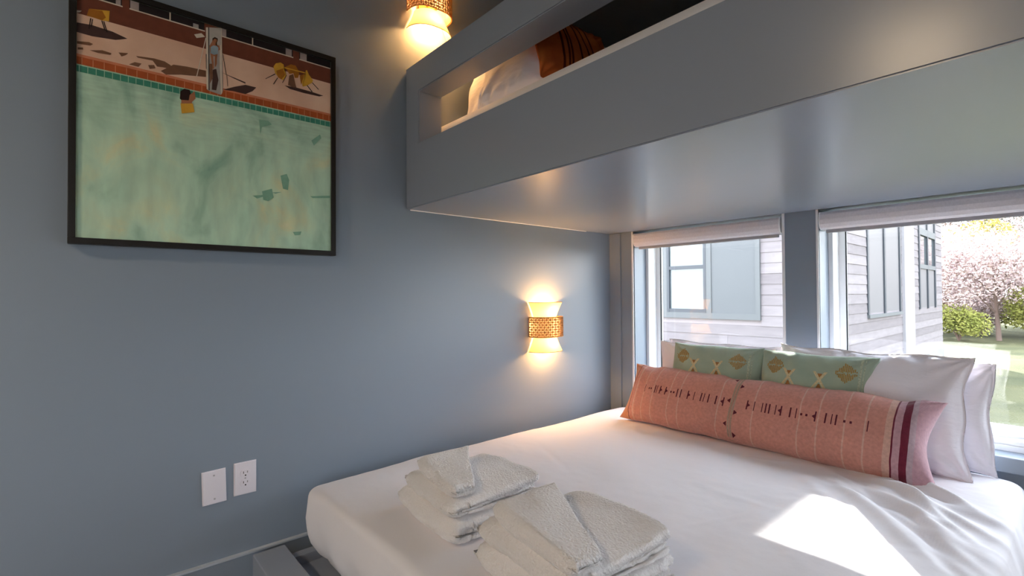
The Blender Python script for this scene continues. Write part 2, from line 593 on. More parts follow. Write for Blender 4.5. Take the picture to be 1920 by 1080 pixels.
def green_cushion(base, yaw, tilt, seed, label, w):
    P = Pillow(w, 0.43, 0.13, seed, pinch=0.03, wrinkle=0.006, puff=0.5, exy=3.2, exx=3.4)
    root = pillow_thing('embroidered_cushion', P, green, base, tilt, yaw, label, 'green cushions in front of the white pillows')
    # stitched sunburst diamonds: rows of short vertical ochre stitches
    rng = random.Random(seed)
    for cu, cv in ((-0.66, 0.66), (0.56, 0.64)):
        bm = bmesh.new()
        for k in range(-6, 7):
            hh = 0.20 * (1 - (abs(k) / 7.5) ** 1.3)
            cx = cu + k * 0.027
            for piece in range(2):
                a0 = cv - hh + piece * hh + rng.uniform(0, 0.03)
                P.decal(bm, [rect(cx, cx + 0.017, a0, a0 + hh - rng.uniform(0.01, 0.05))], 0.0016, 2)
        obj('sunburst_stitching', bm, ochre_thread, root)
    # crossed motifs with a small rust triangle below
    for cu in (-0.36, 0.16):
        bm = bmesh.new()
        P.decal(bm, [((cu - 0.16, 0.22), (cu - 0.11, 0.22), (cu + 0.12, 0.62), (cu + 0.07, 0.62)),
                     ((cu + 0.11, 0.22), (cu + 0.16, 0.22), (cu - 0.07, 0.62), (cu - 0.12, 0.62))], 0.0015, 4, 0)
        P.decal(bm, [((cu - 0.08, 0.20), (cu + 0.08, 0.20), (cu + 0.012, 0.37), (cu - 0.012, 0.37))], 0.0012, 3, 1)
        P.decal(bm, [((cu - 0.04, 0.58), (cu + 0.04, 0.58), (cu + 0.012, 0.50), (cu - 0.012, 0.50))], 0.0012, 3, 1)
        obj('cross_stitching', bm, [tan_thread, rust_thread], root)
    bm = bmesh.new()
    P.decal(bm, [rect(0.76, 0.80, -0.95, 0.93)], 0.0014, 14)
    P.decal(bm, [rect(0.825, 0.84, -0.95, 0.93)], 0.0014, 14)
    obj('edge_band', bm, green_edge, root)
    bm = bmesh.new()
    for k in range(7):
        a = P.at(1.0, 0.45 + 0.01 * k, 1)
        cyl(bm, a, a + Vector((0.012 + 0.004 * math.sin(k * 2.1), -0.03 + 0.003 * math.cos(k * 3), 0.004 * math.sin(k))), 0.003, 0.0018, 5)
    obj('tassel', bm, navy_tassel, root)


green_cushion((0.785, 2.370, 0.372), 1, 78, 1.7, 'sage green embroidered cushion on the wall side', 0.47)
green_cushion((1.245, 2.345, 0.372), -2, 78, 4.1, 'sage green embroidered cushion beside the large white pillow', 0.46)

# coral lumbar pillow with woven stripes
LW, LH = 1.37, 0.325
m, nt, bs = new_mat('coral_striped_weave')
tcn = nt.nodes.new('ShaderNodeTexCoord')
sp = nt.nodes.new('ShaderNodeSeparateXYZ')
nt.links.new(tcn.outputs['Object'], sp.inputs[0])
mr = nt.nodes.new('ShaderNodeMapRange')
mr.inputs['From Min'].default_value = -LW / 2
mr.inputs['From Max'].default_value = LW / 2
nt.links.new(sp.outputs['X'], mr.inputs[0])
wob = nt.nodes.new('ShaderNodeTexNoise')
wob.inputs['Scale'].default_value = 9
nt.links.new(tcn.outputs['Object'], wob.inputs['Vector'])
wm = nt.nodes.new('ShaderNodeMath')
wm.operation = 'MULTIPLY_ADD'
wm.inputs[1].default_value = 0.008
nt.links.new(wob.outputs[0], wm.inputs[0])
nt.links.new(mr.outputs[0], wm.inputs[2])
rp = nt.nodes.new('ShaderNodeValToRGB')
rp.color_ramp.interpolation = 'CONSTANT'
coral, coral2, pale, burg, lilac, orange, mauve = '#c98d80', '#c08a78', '#d0a698', '#6e2236', '#b9a0a8', '#c98866', '#bf97a0'
stops = [(0.0, orange), (0.055, '#7a4038'), (0.06, coral), (0.078, pale), (0.0825, coral), (0.118, pale), (0.1225, coral), (0.166, pale), (0.1705, coral), (0.236, pale), (0.2405, coral), (0.28, pale), (0.2845, coral), (0.425, pale), (0.4295, coral), (0.546, pale), (0.5505, coral), (0.683, pale), (0.6875, coral), (0.731, pale), (0.7355, coral), (0.8, pale), (0.8045, coral), (0.846, pale), (0.8505, coral), (0.89, pale), (0.905, burg), (0.909, mauve), (0.922, burg), (0.938, lilac), (0.95, burg), (0.953, mauve)]
els = rp.color_ramp.elements
while len(els) > 1:
    els.remove(els[-1])
els[0].position = 0.0
els[0].color = (*lin(orange), 1)
for p_, c_ in stops[1:]:
    e = els.new(p_)
    e.color = (*lin(c_), 1)
nt.links.new(wm.outputs[0], rp.inputs[0])
fn = nt.nodes.new('ShaderNodeTexNoise')
fn.inputs['Scale'].default_value = 90
fn.inputs['Detail'].default_value = 6
nt.links.new(tcn.outputs['Object'], fn.inputs['Vector'])
hv = nt.nodes.new('ShaderNodeHueSaturation')
vm = nt.nodes.new('ShaderNodeMapRange')
vm.inputs['To Min'].default_value = 0.72
vm.inputs['To Max'].default_value = 1.28
nt.links.new(fn.outputs[0], vm.inputs[0])
nt.links.new(vm.outputs[0], hv.inputs['Value'])
nt.links.new(rp.outputs[0], hv.inputs['Color'])
nt.links.new(hv.outputs[0], bs.inputs['Base Color'])
bs.inputs['Roughness'].default_value = 0.92
bs.inputs['Specular IOR Level'].default_value = 0.12
bs.inputs['Sheen Weight'].default_value = 0.35
wv = []
for dn in 'XY':
    w = nt.nodes.new('ShaderNodeTexWave')
    w.bands_direction = dn
    w.inputs['Scale'].default_value = 110
    w.inputs['Distortion'].default_value = 0.5
    nt.links.new(tcn.outputs['Object'], w.inputs['Vector'])
    wv.append(w)
ad = nt.nodes.new('ShaderNodeMath')
nt.links.new(wv[0].outputs['Fac'], ad.inputs[0])
nt.links.new(wv[1].outputs['Fac'], ad.inputs[1])
bp = nt.nodes.new('ShaderNodeBump')
bp.inputs['Strength'].default_value = 0.35
bp.inputs['Distance'].default_value = 0.001
nt.links.new(ad.outputs[0], bp.inputs['Height'])
nt.links.new(bp.outputs[0], bs.inputs['Normal'])
coral_m = m
plum_thread = mat('plum_thread', '#5e2a35', rough=0.85, spec=0.1, var=0.2, vscale=300)
band_m = mat('greige_band', '#a89384', rough=0.9, spec=0.1, var=0.15, vscale=150)

LP = Pillow(LW, LH, 0.185, 5.5, pinch=0.055, wrinkle=0.006, exx=9.0, exy=2.6, puff=0.5, lobes=[(-0.12, 0.06, 0.012), (0.80, 0.07, 0.014), (-0.8, 0.08, 0.008)])
lum = pillow_thing('lumbar_pillow', LP, coral_m, (1.003, 2.225, 0.372), 61, -2.5, 'long coral lumbar pillow with dark stitched dashes and burgundy end stripes', res=(140, 44))


def LU(x):          # world x on the pillow -> u
    return (x - 1.003) / (LW / 2)


# dash marks along the middle row: (u position, kind) kind 0 bar, 1 long bar, 2 dot, 3 bar with point
marks = []
for x, k in ((0.47, 0), (0.505, 2), (0.52, 2), (0.548, 1), (0.560, 0), (0.580, 3), (0.613, 3), (0.645, 2), (0.662, 2), (0.682, 1), (0.702, 1), (0.742, 3), (0.775, 0), (0.812, 1), (0.827, 0), (0.850, 1),
             (0.885, 1), (0.918, 4), (1.035, 3), (1.066, 0), (1.10, 0), (1.115, 1), (1.130, 1), (1.156, 0), (1.178, 4), (1.215, 1), (1.238, 0), (1.258, 2), (1.278, 2), (1.312, 4), (1.350, 1), (1.372, 0),
             (1.388, 1), (1.418, 2), (1.44, 2), (1.497, 0)):
    marks.append((LU(x), k))
bm = bmesh.new()
for u, k in marks:
    vc = 0.02
    hw = 0.0055 if k in (0, 2) else 0.0085
    if k == 2:
        LP.decal(bm, [rect(u - 0.006, u + 0.006, vc - 0.03, vc + 0.03)], 0.0012, 1)
    else:
        LP.decal(bm, [rect(u - hw / 2, u + hw / 2, vc - 0.13, vc + 0.13)], 0.0012, 3)
    if k == 3:
        LP.decal(bm, [((u + hw / 2, vc - 0.05), (u + 0.018, vc - 0.01), (u + 0.018, vc + 0.01), (u + hw / 2, vc + 0.05))], 0.0012, 1)
    if k == 4:
        LP.decal(bm, [((u - 0.018, vc - 0.01), (u - hw / 2, vc - 0.05), (u - hw / 2, vc + 0.05), (u - 0.018, vc + 0.01))], 0.0012, 1)
for q, (sx, vv) in enumerate(((-1, 0.82), (1, 0.55), (-1, 0.08), (1, -0.25), (-1, -0.58), (1, -0.85))):
    uc = LU(0.967)
    LP.decal(bm, [((uc + sx * 0.022, vv - 0.07), (uc + sx * 0.045, vv - 0.01), (uc + sx * 0.045, vv + 0.01), (uc + sx * 0.022, vv + 0.07))], 0.0014, 2)
obj('dash_stitching', bm, plum_thread, lum)['kind'] = 'stuff'
bm = bmesh.new()
LP.decal(bm, [rect(LU(0.956), LU(0.966), -0.97, 0.97), rect(LU(0.970), LU(0.979), -0.97, 0.97)], 0.0013, 22)
obj('centre_band', bm, band_m, lum)

# loft pillows
loft_orange = mat('orange_stripe_cloth', '#b0532c', rough=0.9, spec=0.1, var2='#d0743a', vscale=9)
loft_stripe = mat('rust_stripe', '#5f241c', rough=0.9, spec=0.1)
GL = 'pillows on the loft mattress'
P = Pillow(0.40, 0.38, 0.11, 6.0, pinch=0.05, wrinkle=0.012)
q = pillow_thing('loft_pillow', P, pillow_white, (0.275, 1.385, 1.856), 78, 2, 'white pillow in the loft lit yellow by the upper wall lamp', GL)
P = Pillow(0.45, 0.38, 0.12, 7.0, pinch=0.05, wrinkle=0.014)
q = pillow_thing('loft_pillow', P, pillow_white, (0.50, 1.325, 1.856), 74, 8, 'second white pillow in the loft beside the orange cushion', GL)
P = Pillow(0.44, 0.34, 0.11, 8.0, pinch=0.04, wrinkle=0.010)
q = pillow_thing('loft_cushion', P, loft_orange, (0.735, 1.475, 1.858), 74, 88, 'orange cushion with dark stripes in the loft')
q['category'] = 'cushion'
bm = bmesh.new()
for uu in (-0.55, -0.42, -0.34, -0.1, 0.1, 0.3):
    P.decal(bm, [rect(uu, uu + 0.05, -0.95, 0.95)], 0.001, 16)
obj('stripe', bm, loft_stripe, q)

# ------------------------------------------------------------------ bed
bed = empty('platform_bed', (1.0, 1.5, 0.0))
tag(bed, 'low grey painted platform bed frame under the white duvet', 'bed frame')


def bpart(n, a, bev=0.004):
    return obj(n, boxes((a[0] - 1.0, a[1] - 1.0, a[2] - 1.5, a[3] - 1.5, a[4], a[5]), bev=bev), loft_paint, bed)


bpart('foot_rail', (0.085, 1.96, 0.446, 0.553, 0.0, 0.150))
bpart('side_rail', (0.085, 0.125, 0.553, 2.578, 0.0, 0.11))
bpart('side_rail', (1.93, 1.96, 0.553, 2.578, 0.0, 0.11))
bpart('deck', (0.125, 1.90, 0.553, 2.578, 0.03, 0.075), 0)
bm = bmesh.new()
box(bm, 0.16, 1.78, 0.66, 2.54, 0.078, 0.325, bev=0.05)
tag(obj('bed_mattress', bm, sheet, smooth=True), 'white mattress hidden under the duvet on the platform bed', 'mattress')

BX0, BX1, BY0, BY1 = 0.10, 1.875, 0.612, 2.565
RC = 0.03
creases = []
rng = random.Random(3)
for k in range(26):                       # folds dragged from the pillows over the right-hand edge
    a = rng.uniform(0, 1)
    x0, y0 = 1.28 + 0.30 * a, 2.42 - 0.45 * rng.random()
    x1, y1 = 1.84 + 0.06 * rng.random(), y0 - rng.uniform(0.15, 0.75)
    creases.append((x0, y0, x1, y1, rng.uniform(0.005, 0.012) * rng.choice((1, 1, -1)), rng.uniform(0.014, 0.026)))
for k in range(10):                       # shallow pressed folds across the top
    x0, y0 = rng.uniform(0.3, 1.6), rng.uniform(0.9, 2.2)
    a = rng.uniform(-0.5, 0.5)
    L = rng.uniform(0.2, 0.5)
    creases.append((x0, y0, x0 + L * math.cos(a), y0 + L * math.sin(a), rng.uniform(-0.003, 0.003), rng.uniform(0.012, 0.03)))
for x0 in (0.45, 0.62, 0.8, 1.0, 1.25):   # puckers in front of the lumbar pillow
    creases.append((x0, 2.24, x0 + rng.uniform(-0.05, 0.12), 2.05, rng.uniform(0.003, 0.007), 0.025))
creases.append((1.22, 1.30, 1.49, 1.93, 0.003, 0.010))
creases.append((1.62, 1.30, 1.80, 1.52, 0.010, 0.022))


def seg_d(px, py, c):
    x0, y0, x1, y1 = c[:4]
    dx, dy = x1 - x0, y1 - y0
    t = max(0, min(1, ((px - x0) * dx + (py - y0) * dy) / (dx * dx + dy * dy)))
    fade = math.sin(min(1, max(0.02, t * 1.15)) * PI * 0.85 + 0.15)
    return math.hypot(px - x0 - t * dx, py - y0 - t * dy), fade


def bed_top(x, y):
    z = 0.374 + 0.010 * (x - 0.9)
    z += 0.010 * fbm((x * 1.7, y * 1.7, 3.3), 2) + 0.003 * fbm((x * 6, y * 6, 1.1), 3)
    ex = min((x - BX0), (BX1 - x))
    ey = min(y - BY0, (BY1 - y) + 0.1)
    z -= 0.014 * math.exp(-max(0, ex) / 0.15) + 0.010 * math.exp(-max(0, ey) / 0.15)
    for c in creases:
        dd, f = seg_d(x, y, c)
        if dd < c[5] * 3:
            z += c[4] * f * math.exp(-(dd / c[5]) ** 2)
    return z


def duvet():
    nx, ny = 200, 220
    ins = RC
    hx, hy = (BX1 - BX0) / 2 - ins, (BY1 - BY0) / 2 - ins
    cx, cy = (BX0 + BX1) / 2, (BY0 + BY1) / 2
    rc = 0.025
    vs, fs, id_ = [], [], {}

    def plan(i, j):
        x, y = hx * (2 * i / nx - 1), hy * (2 * j / ny - 1)
        ax, ay = abs(x) - (hx - rc), abs(y) - (hy - rc)
        if ax > 0 and ay > 0:
            a, b = ax / rc, ay / rc
            a, b = a * math.sqrt(1 - b * b / 2), b * math.sqrt(1 - a * a / 2)
            x = math.copysign(hx - rc + a * rc, x)
            y = math.copysign(hy - rc + b * rc, y)
        return cx + x, cy + y
    for j in range(ny + 1):
        for i in range(nx + 1):
            x, y = plan(i, j)
            id_[(i, j)] = len(vs)
            vs.append((x, y, bed_top(x, y)))
    for j in range(ny):
        for i in range(nx):
            fs.append((id_[(i, j)], id_[(i + 1, j)], id_[(i + 1, j + 1)], id_[(i, j + 1)]))
    loop = [(i, 0) for i in range(nx)] + [(nx, j) for j in range(ny)] + [(i, ny) for i in range(nx, 0, -1)] + [(0, j) for j in range(ny, 0, -1)]
    n = len(loop)
    pts = [Vector(vs[id_[k]]) for k in loop]
    prev = [id_[k] for k in loop]
    nor = []
    for k in range(n):
        t = pts[(k + 2) % n] - pts[(k - 2) % n]
        nor.append(Vector((t.y, -t.x, 0)).normalized())
    prof = [(RC * (math.sin(a + 0.12) - math.sin(0.12)), RC * (math.cos(0.12) - math.cos(a + 0.12))) for a in (0.25, 0.5, 0.75, 1.0, 1.25)] + [(RC, 0.07), (RC + 0.003, 0.10), (RC, 0.13), (RC - 0.004, 0.16), (RC - 0.012, 0.19), (RC - 0.03, 0.225), (RC - 0.06, 0.25), (RC - 0.10, 0.262)]
    for o, dn in prof:
        cur = []
        for k in range(n):
            p = pts[k] + nor[k] * o
            w = min(1, dn / 0.12)
            arc = p.x * 1.0 + p.y * 1.0
            p += nor[k] * (0.007 * math.sin((p.x - p.y) * 26 + 4 * noise.noise(p * 3)) * w * 0.6 + 0.008 * fbm(p * 5, 3) * w)
            # more drape over the right-hand side
            if nor[k].x > 0.5:
                p += nor[k] * 0.02 * w
            p.z = pts[k].z * 1.0 - dn
            cur.append(len(vs))
            vs.append(tuple(p))
        for k in range(n):
            fs.append((prev[(k + 1) % n], prev[k], cur[k], cur[(k + 1) % n]))
        prev = cur
    me = bpy.data.meshes.new('duvet')
    me.from_pydata(vs, [], fs)
    return me


dv = obj('duvet', duvet(), sheet, smooth=True)
tag(dv, 'smooth white duvet covering the low bed', 'duvet')

# ------------------------------------------------------------------ towels


def folded(name, w, dp, h, seed, fluff=0.006, taper=0.0, sag=0.0, tri=0.0, lift=0.0, nx=110):
    """a towel folded into nested U layers; the fold faces local -Y, layered ends face +-X"""
    vs, fs = [], []
    gap = 0.003

    def ribbon(th, z_lo, z_hi, y_back, y_front):
        R = (z_hi - z_lo) / 2 - th / 2
        zc = (z_hi + z_lo) / 2
        yc = y_front + R + th / 2
        path = []
        nb = 34
        for k in range(nb):
            path.append((y_back + (yc - y_back) * k / nb, zc - R, (0, -1)))
        for k in range(21):
            a = -PI / 2 - PI * k / 20
            path.append((yc + R * math.cos(a), zc + R * math.sin(a), (math.cos(a), math.sin(a))))
        for k in range(1, nb + 1):
            path.append((yc + (y_back - yc) * k / nb, zc + R, (0, 1)))
        ring = [(y + n_[0] * th / 2, z + n_[1] * th / 2, n_[0], n_[1]) for y, z, n_ in path]
        y, z, n_ = path[-1]
        ring.append((y + th * 0.35, z, 1, 0))
        ring += [(y - n_[0] * th / 2, z - n_[1] * th / 2, -n_[0], -n_[1]) for y, z, n_ in reversed(path)]
        y, z, n_ = path[0]
        ring.append((y + th * 0.35, z, 1, 0))
        return ring, len(path)

    th = h * 0.27
    rings = [ribbon(th, 0, h, dp / 2, -dp / 2)]
    lo, hi = th + gap, h - th - gap
    th2 = (hi - lo) / 2 - gap / 2
    rings.append(ribbon(th2 * 0.96, lo, hi, dp / 2 - 0.012, -dp / 2 + th + gap * 2))
    for li, (ring, npath) in enumerate(rings):
        base = len(vs)
        m_ = len(ring)
        x_end = w / 2 - (0.008 if li else 0.0)
        for i in range(nx + 1):
            s = 2 * i / nx - 1
            s = math.sin(s * PI / 2) * 0.4 + s * 0.6
            x = x_end * s
            e = abs(s) ** 8
            q = (s + 1) / 2
            for (y, z, ny_, nz_) in ring:
                # pile: small tufts pushed out along the surface
                tuft = 0.0016 * noise.noise(Vector((x * 150 + seed, y * 150, z * 150))) + 0.0010 * noise.noise(Vector((x * 320, y * 320 + seed, z * 320)))
                rnd = 0.010 * e * abs(z / h - 0.5) * 2
                yy = -dp / 2 + (y + dp / 2) * (1 - tri * q) + (0.01 if li else 0) * tri
                zz = z + nz_ * tuft
                zz *= (1 + 0.22 * fbm((x * 5 + seed, yy * 5, 5.0), 2)) * (1 - taper * q)
                zz += lift * q * q * ((y + dp / 2) / dp) ** 2 * (z / h)
                zz -= sag * s * s * (z / h)
                zz -= 0.006 * e * (1 if z > h / 2 else -1)
                yy += ny_ * tuft + fluff * 1.6 * fbm((x * 7 + seed * 2, 2.0, z * 12), 2) * (1 if y < 0 else 0.6)
                yy += 0.010 * e * (1 if y < -dp * 0.3 else 0)
                xx = x + math.copysign(1, s) * (e * (0.009 * fbm((yy * 14, z * 45 + li * 5, seed), 2) + tuft) - rnd)
                vs.append((xx, yy, max(0.0, zz)))
        for i in range(nx):
            for k in range(m_):
                a, b = base + i * m_ + k, base + i * m_ + (k + 1) % m_
                fs.append((a, b, b + m_, a + m_))
        for i, rev in ((0, False), (nx, True)):
            o = base + i * m_
            for k in range(npath - 1):
                qd = (o + k, o + k + 1, o + m_ - 3 - k, o + m_ - 2 - k)
                fs.append(qd if rev else qd[::-1])
            qd = (o + npath - 1, o + npath, o + npath + 1)
            fs.append(qd if rev else qd[::-1])
            qd = (o + m_ - 2, o + m_ - 1, o)
            fs.append(qd if rev else qd[::-1])
    me = bpy.data.meshes.new(name)
    me.from_pydata(vs, [], fs)
    me.validate()
    return me


def towel(name, loc, yaw, label, cat, tilt=(0, 0), **kw):
    o = obj(name, folded(name, **kw), terry, smooth=True, recalc=True)
    o.location = loc
    o.rotation_euler = (math.radians(tilt[0]), math.radians(tilt[1]), math.radians(yaw))
    tag(o, label, cat, 'folded towels on the bed')
    return o


zb = 0.372
towel('folded_towel', (0.725, 0.915, zb), -4, 'folded white bath towel at the bottom of the stack nearer the wall', 'towel', w=0.36, dp=0.33, h=0.074, seed=1.3, sag=0.006)
towel('folded_towel', (0.735, 0.910, zb + 0.070), -6, 'folded white towel in the middle of the stack nearer the wall', 'towel', w=0.335, dp=0.31, h=0.064, seed=4.4, sag=0.012, lift=0.022)
towel('folded_washcloth', (0.755, 0.865, zb + 0.126), -5, 'small folded white washcloth on top of the stack nearer the wall', 'washcloth', w=0.25, dp=0.19, h=0.052, seed=8.1, taper=0.30, tri=0.62, tilt=(0, 3))
towel('folded_towel', (1.185, 0.890, zb), -3, 'folded white bath towel at the bottom of the stack nearest the viewer', 'towel', w=0.36, dp=0.33, h=0.074, seed=11.3, sag=0.006)
towel('folded_towel', (1.190, 0.885, zb + 0.070), -5, 'folded white towel in the middle of the stack nearest the viewer', 'towel', w=0.345, dp=0.32, h=0.066, seed=14.7, sag=0.012, lift=0.024)
towel('folded_washcloth', (1.205, 0.835, zb + 0.128), -4, 'small folded white washcloth on top of the stack nearest the viewer', 'washcloth', w=0.30, dp=0.21, h=0.052, seed=18.9, taper=0.30, tri=0.60, tilt=(0, 3))

# ------------------------------------------------------------------ wall lamps
BULB_W = 3.6
lining_m = translucent_mat('band_lining', '#fff0d4', 0.6)


def half_ring(a, b, t, n=28, ex=2.3):
    """points of a half super-ellipse standing on the wall plane x=0 (local: x out, y along wall)"""
    out = []
    for k in range(n + 1):
        th = PI * k / n
        c, s = math.cos(th), math.sin(th)
        out.append((b * abs(s) ** (2 / ex), a * math.copysign(abs(c) ** (2 / ex), c)))
    return out


def wall_lamp(y, z, label):
    root = empty('wall_lamp', (0.0, y, z))
    tag(root, label, 'wall lamp', 'cane and linen wall lamps')
    n = 28

    def shade(name, z0, a0, b0, z1, a1, b1):
        bm = bmesh.new()
        rows = []
        for j in range(7):
            t = j / 6
            tt = t ** 1.25
            row = [bm.verts.new((0.004 + p[0], p[1], z0 + (z1 - z0) * t)) for p in half_ring(a0 + (a1 - a0) * tt, b0 + (b1 - b0) * tt, 0, n)]
            rows.append(row)
        for j in range(6):
            for k in range(n):
                bm.faces.new((rows[j][k], rows[j][k + 1], rows[j + 1][k + 1], rows[j + 1][k]))
        o = obj(name, bm, shade_m, root, smooth=True)
        # rim tape
        bm = bmesh.new()
        pts = half_ring(a1, b1, 0, n)
        for k in range(n):
            p0, p1 = pts[k], pts[k + 1]
            cyl(bm, (0.004 + p0[0], p0[1], z1), (0.004 + p1[0], p1[1], z1), 0.0016, n=5, caps=False)
        obj('shade_rim', bm, shade_trim, o)
    shade('upper_shade', 0.045, 0.072, 0.070, 0.138, 0.112, 0.098)
    shade('lower_shade', -0.045, 0.072, 0.070, -0.138, 0.112, 0.098)
    # cane band: open lattice of canes around the waist
    A, B, H = 0.108, 0.100, 0.054
    pts = half_ring(A, B, 0, 26, ex=2.8)
    bm = bmesh.new()
    P3 = [Vector((0.003 + p[0], p[1], 0)) for p in pts]
    nn = len(P3) - 1
    zs = [-H + 2 * H * k / 8 for k in range(9)]
    for k, zz in enumerate(zs):
        th = 0.0044 if k in (0, 8) else 0.0034
        for i in range(nn):
            cyl(bm, P3[i] + Vector((0, 0, zz)), P3[i + 1] + Vector((0, 0, zz)), th * 0.8, n=4, caps=False)
    for i in range(0, nn + 1):
        cyl(bm, P3[i] + Vector((0, 0, -H)), P3[i] + Vector((0, 0, H)), 0.0030, n=4, caps=False)
    for i in range(0, nn):
        for k in range(8):
            if (i + k) % 2 == 0:
                cyl(bm, P3[i] + Vector((0, 0, zs[k])), P3[i + 1] + Vector((0, 0, zs[k + 1])), 0.0018, n=4, caps=False)
            else:
                cyl(bm, P3[i + 1] + Vector((0, 0, zs[k])), P3[i] + Vector((0, 0, zs[k + 1])), 0.0018, n=4, caps=False)
    band = obj('cane_band', bm, cane, root)
    bm = bmesh.new()
    pb = half_ring(A - 0.004, B - 0.004, 0, 30, ex=2.8)
    lo_ = [bm.verts.new((0.003 + p[0], p[1], -H)) for p in pb]
    hi_ = [bm.verts.new((0.003 + p[0], p[1], H)) for p in pb]
    for k in range(30):
        bm.faces.new((lo_[k], lo_[k + 1], hi_[k + 1], hi_[k]))
    obj('band_lining', bm, lining_m, band, smooth=True)
    obj('back_plate', boxes((0.0015, 0.010, -0.05, 0.05, -0.04, 0.04), bev=0.003), brass, root)
    bm = bmesh.new()
    cyl(bm, (0.010, 0, 0.0), (0.050, 0, 0.0), 0.010, n=12)
    cyl(bm, (0.050, 0, -0.022), (0.050, 0, 0.022), 0.014, n=12)
    obj('lamp_holder', bm, brass, root)
    for s in (1, -1):
        bm = bmesh.new()
        bmesh.ops.create_uvsphere(bm, u_segments=14, v_segments=10, radius=0.013, matrix=Matrix.Translation((0.050, 0, s * 0.058)) @ Matrix.Diagonal((1, 1, 1.9, 1)))
        obj('bulb', bm, bulb_m, root, smooth=True)
        ld = bpy.data.lights.new('bulb_light', 'POINT')
        ld.energy = BULB_W
        ld.color = (1.0, 0.52, 0.18)
        ld.shadow_soft_size = 0.02
        lo = bpy.data.objects.new('bulb_light', ld)
        lo.location = (0.050, 0, s * 0.100)
        lo.parent = root
        COL.objects.link(lo)
    return root


wall_lamp(1.968, 0.878, 'glowing cane and cream shade wall lamp beside the bed')
wall_lamp(1.215, 2.425, 'glowing cane and cream shade wall lamp above the loft, cut by the frame')

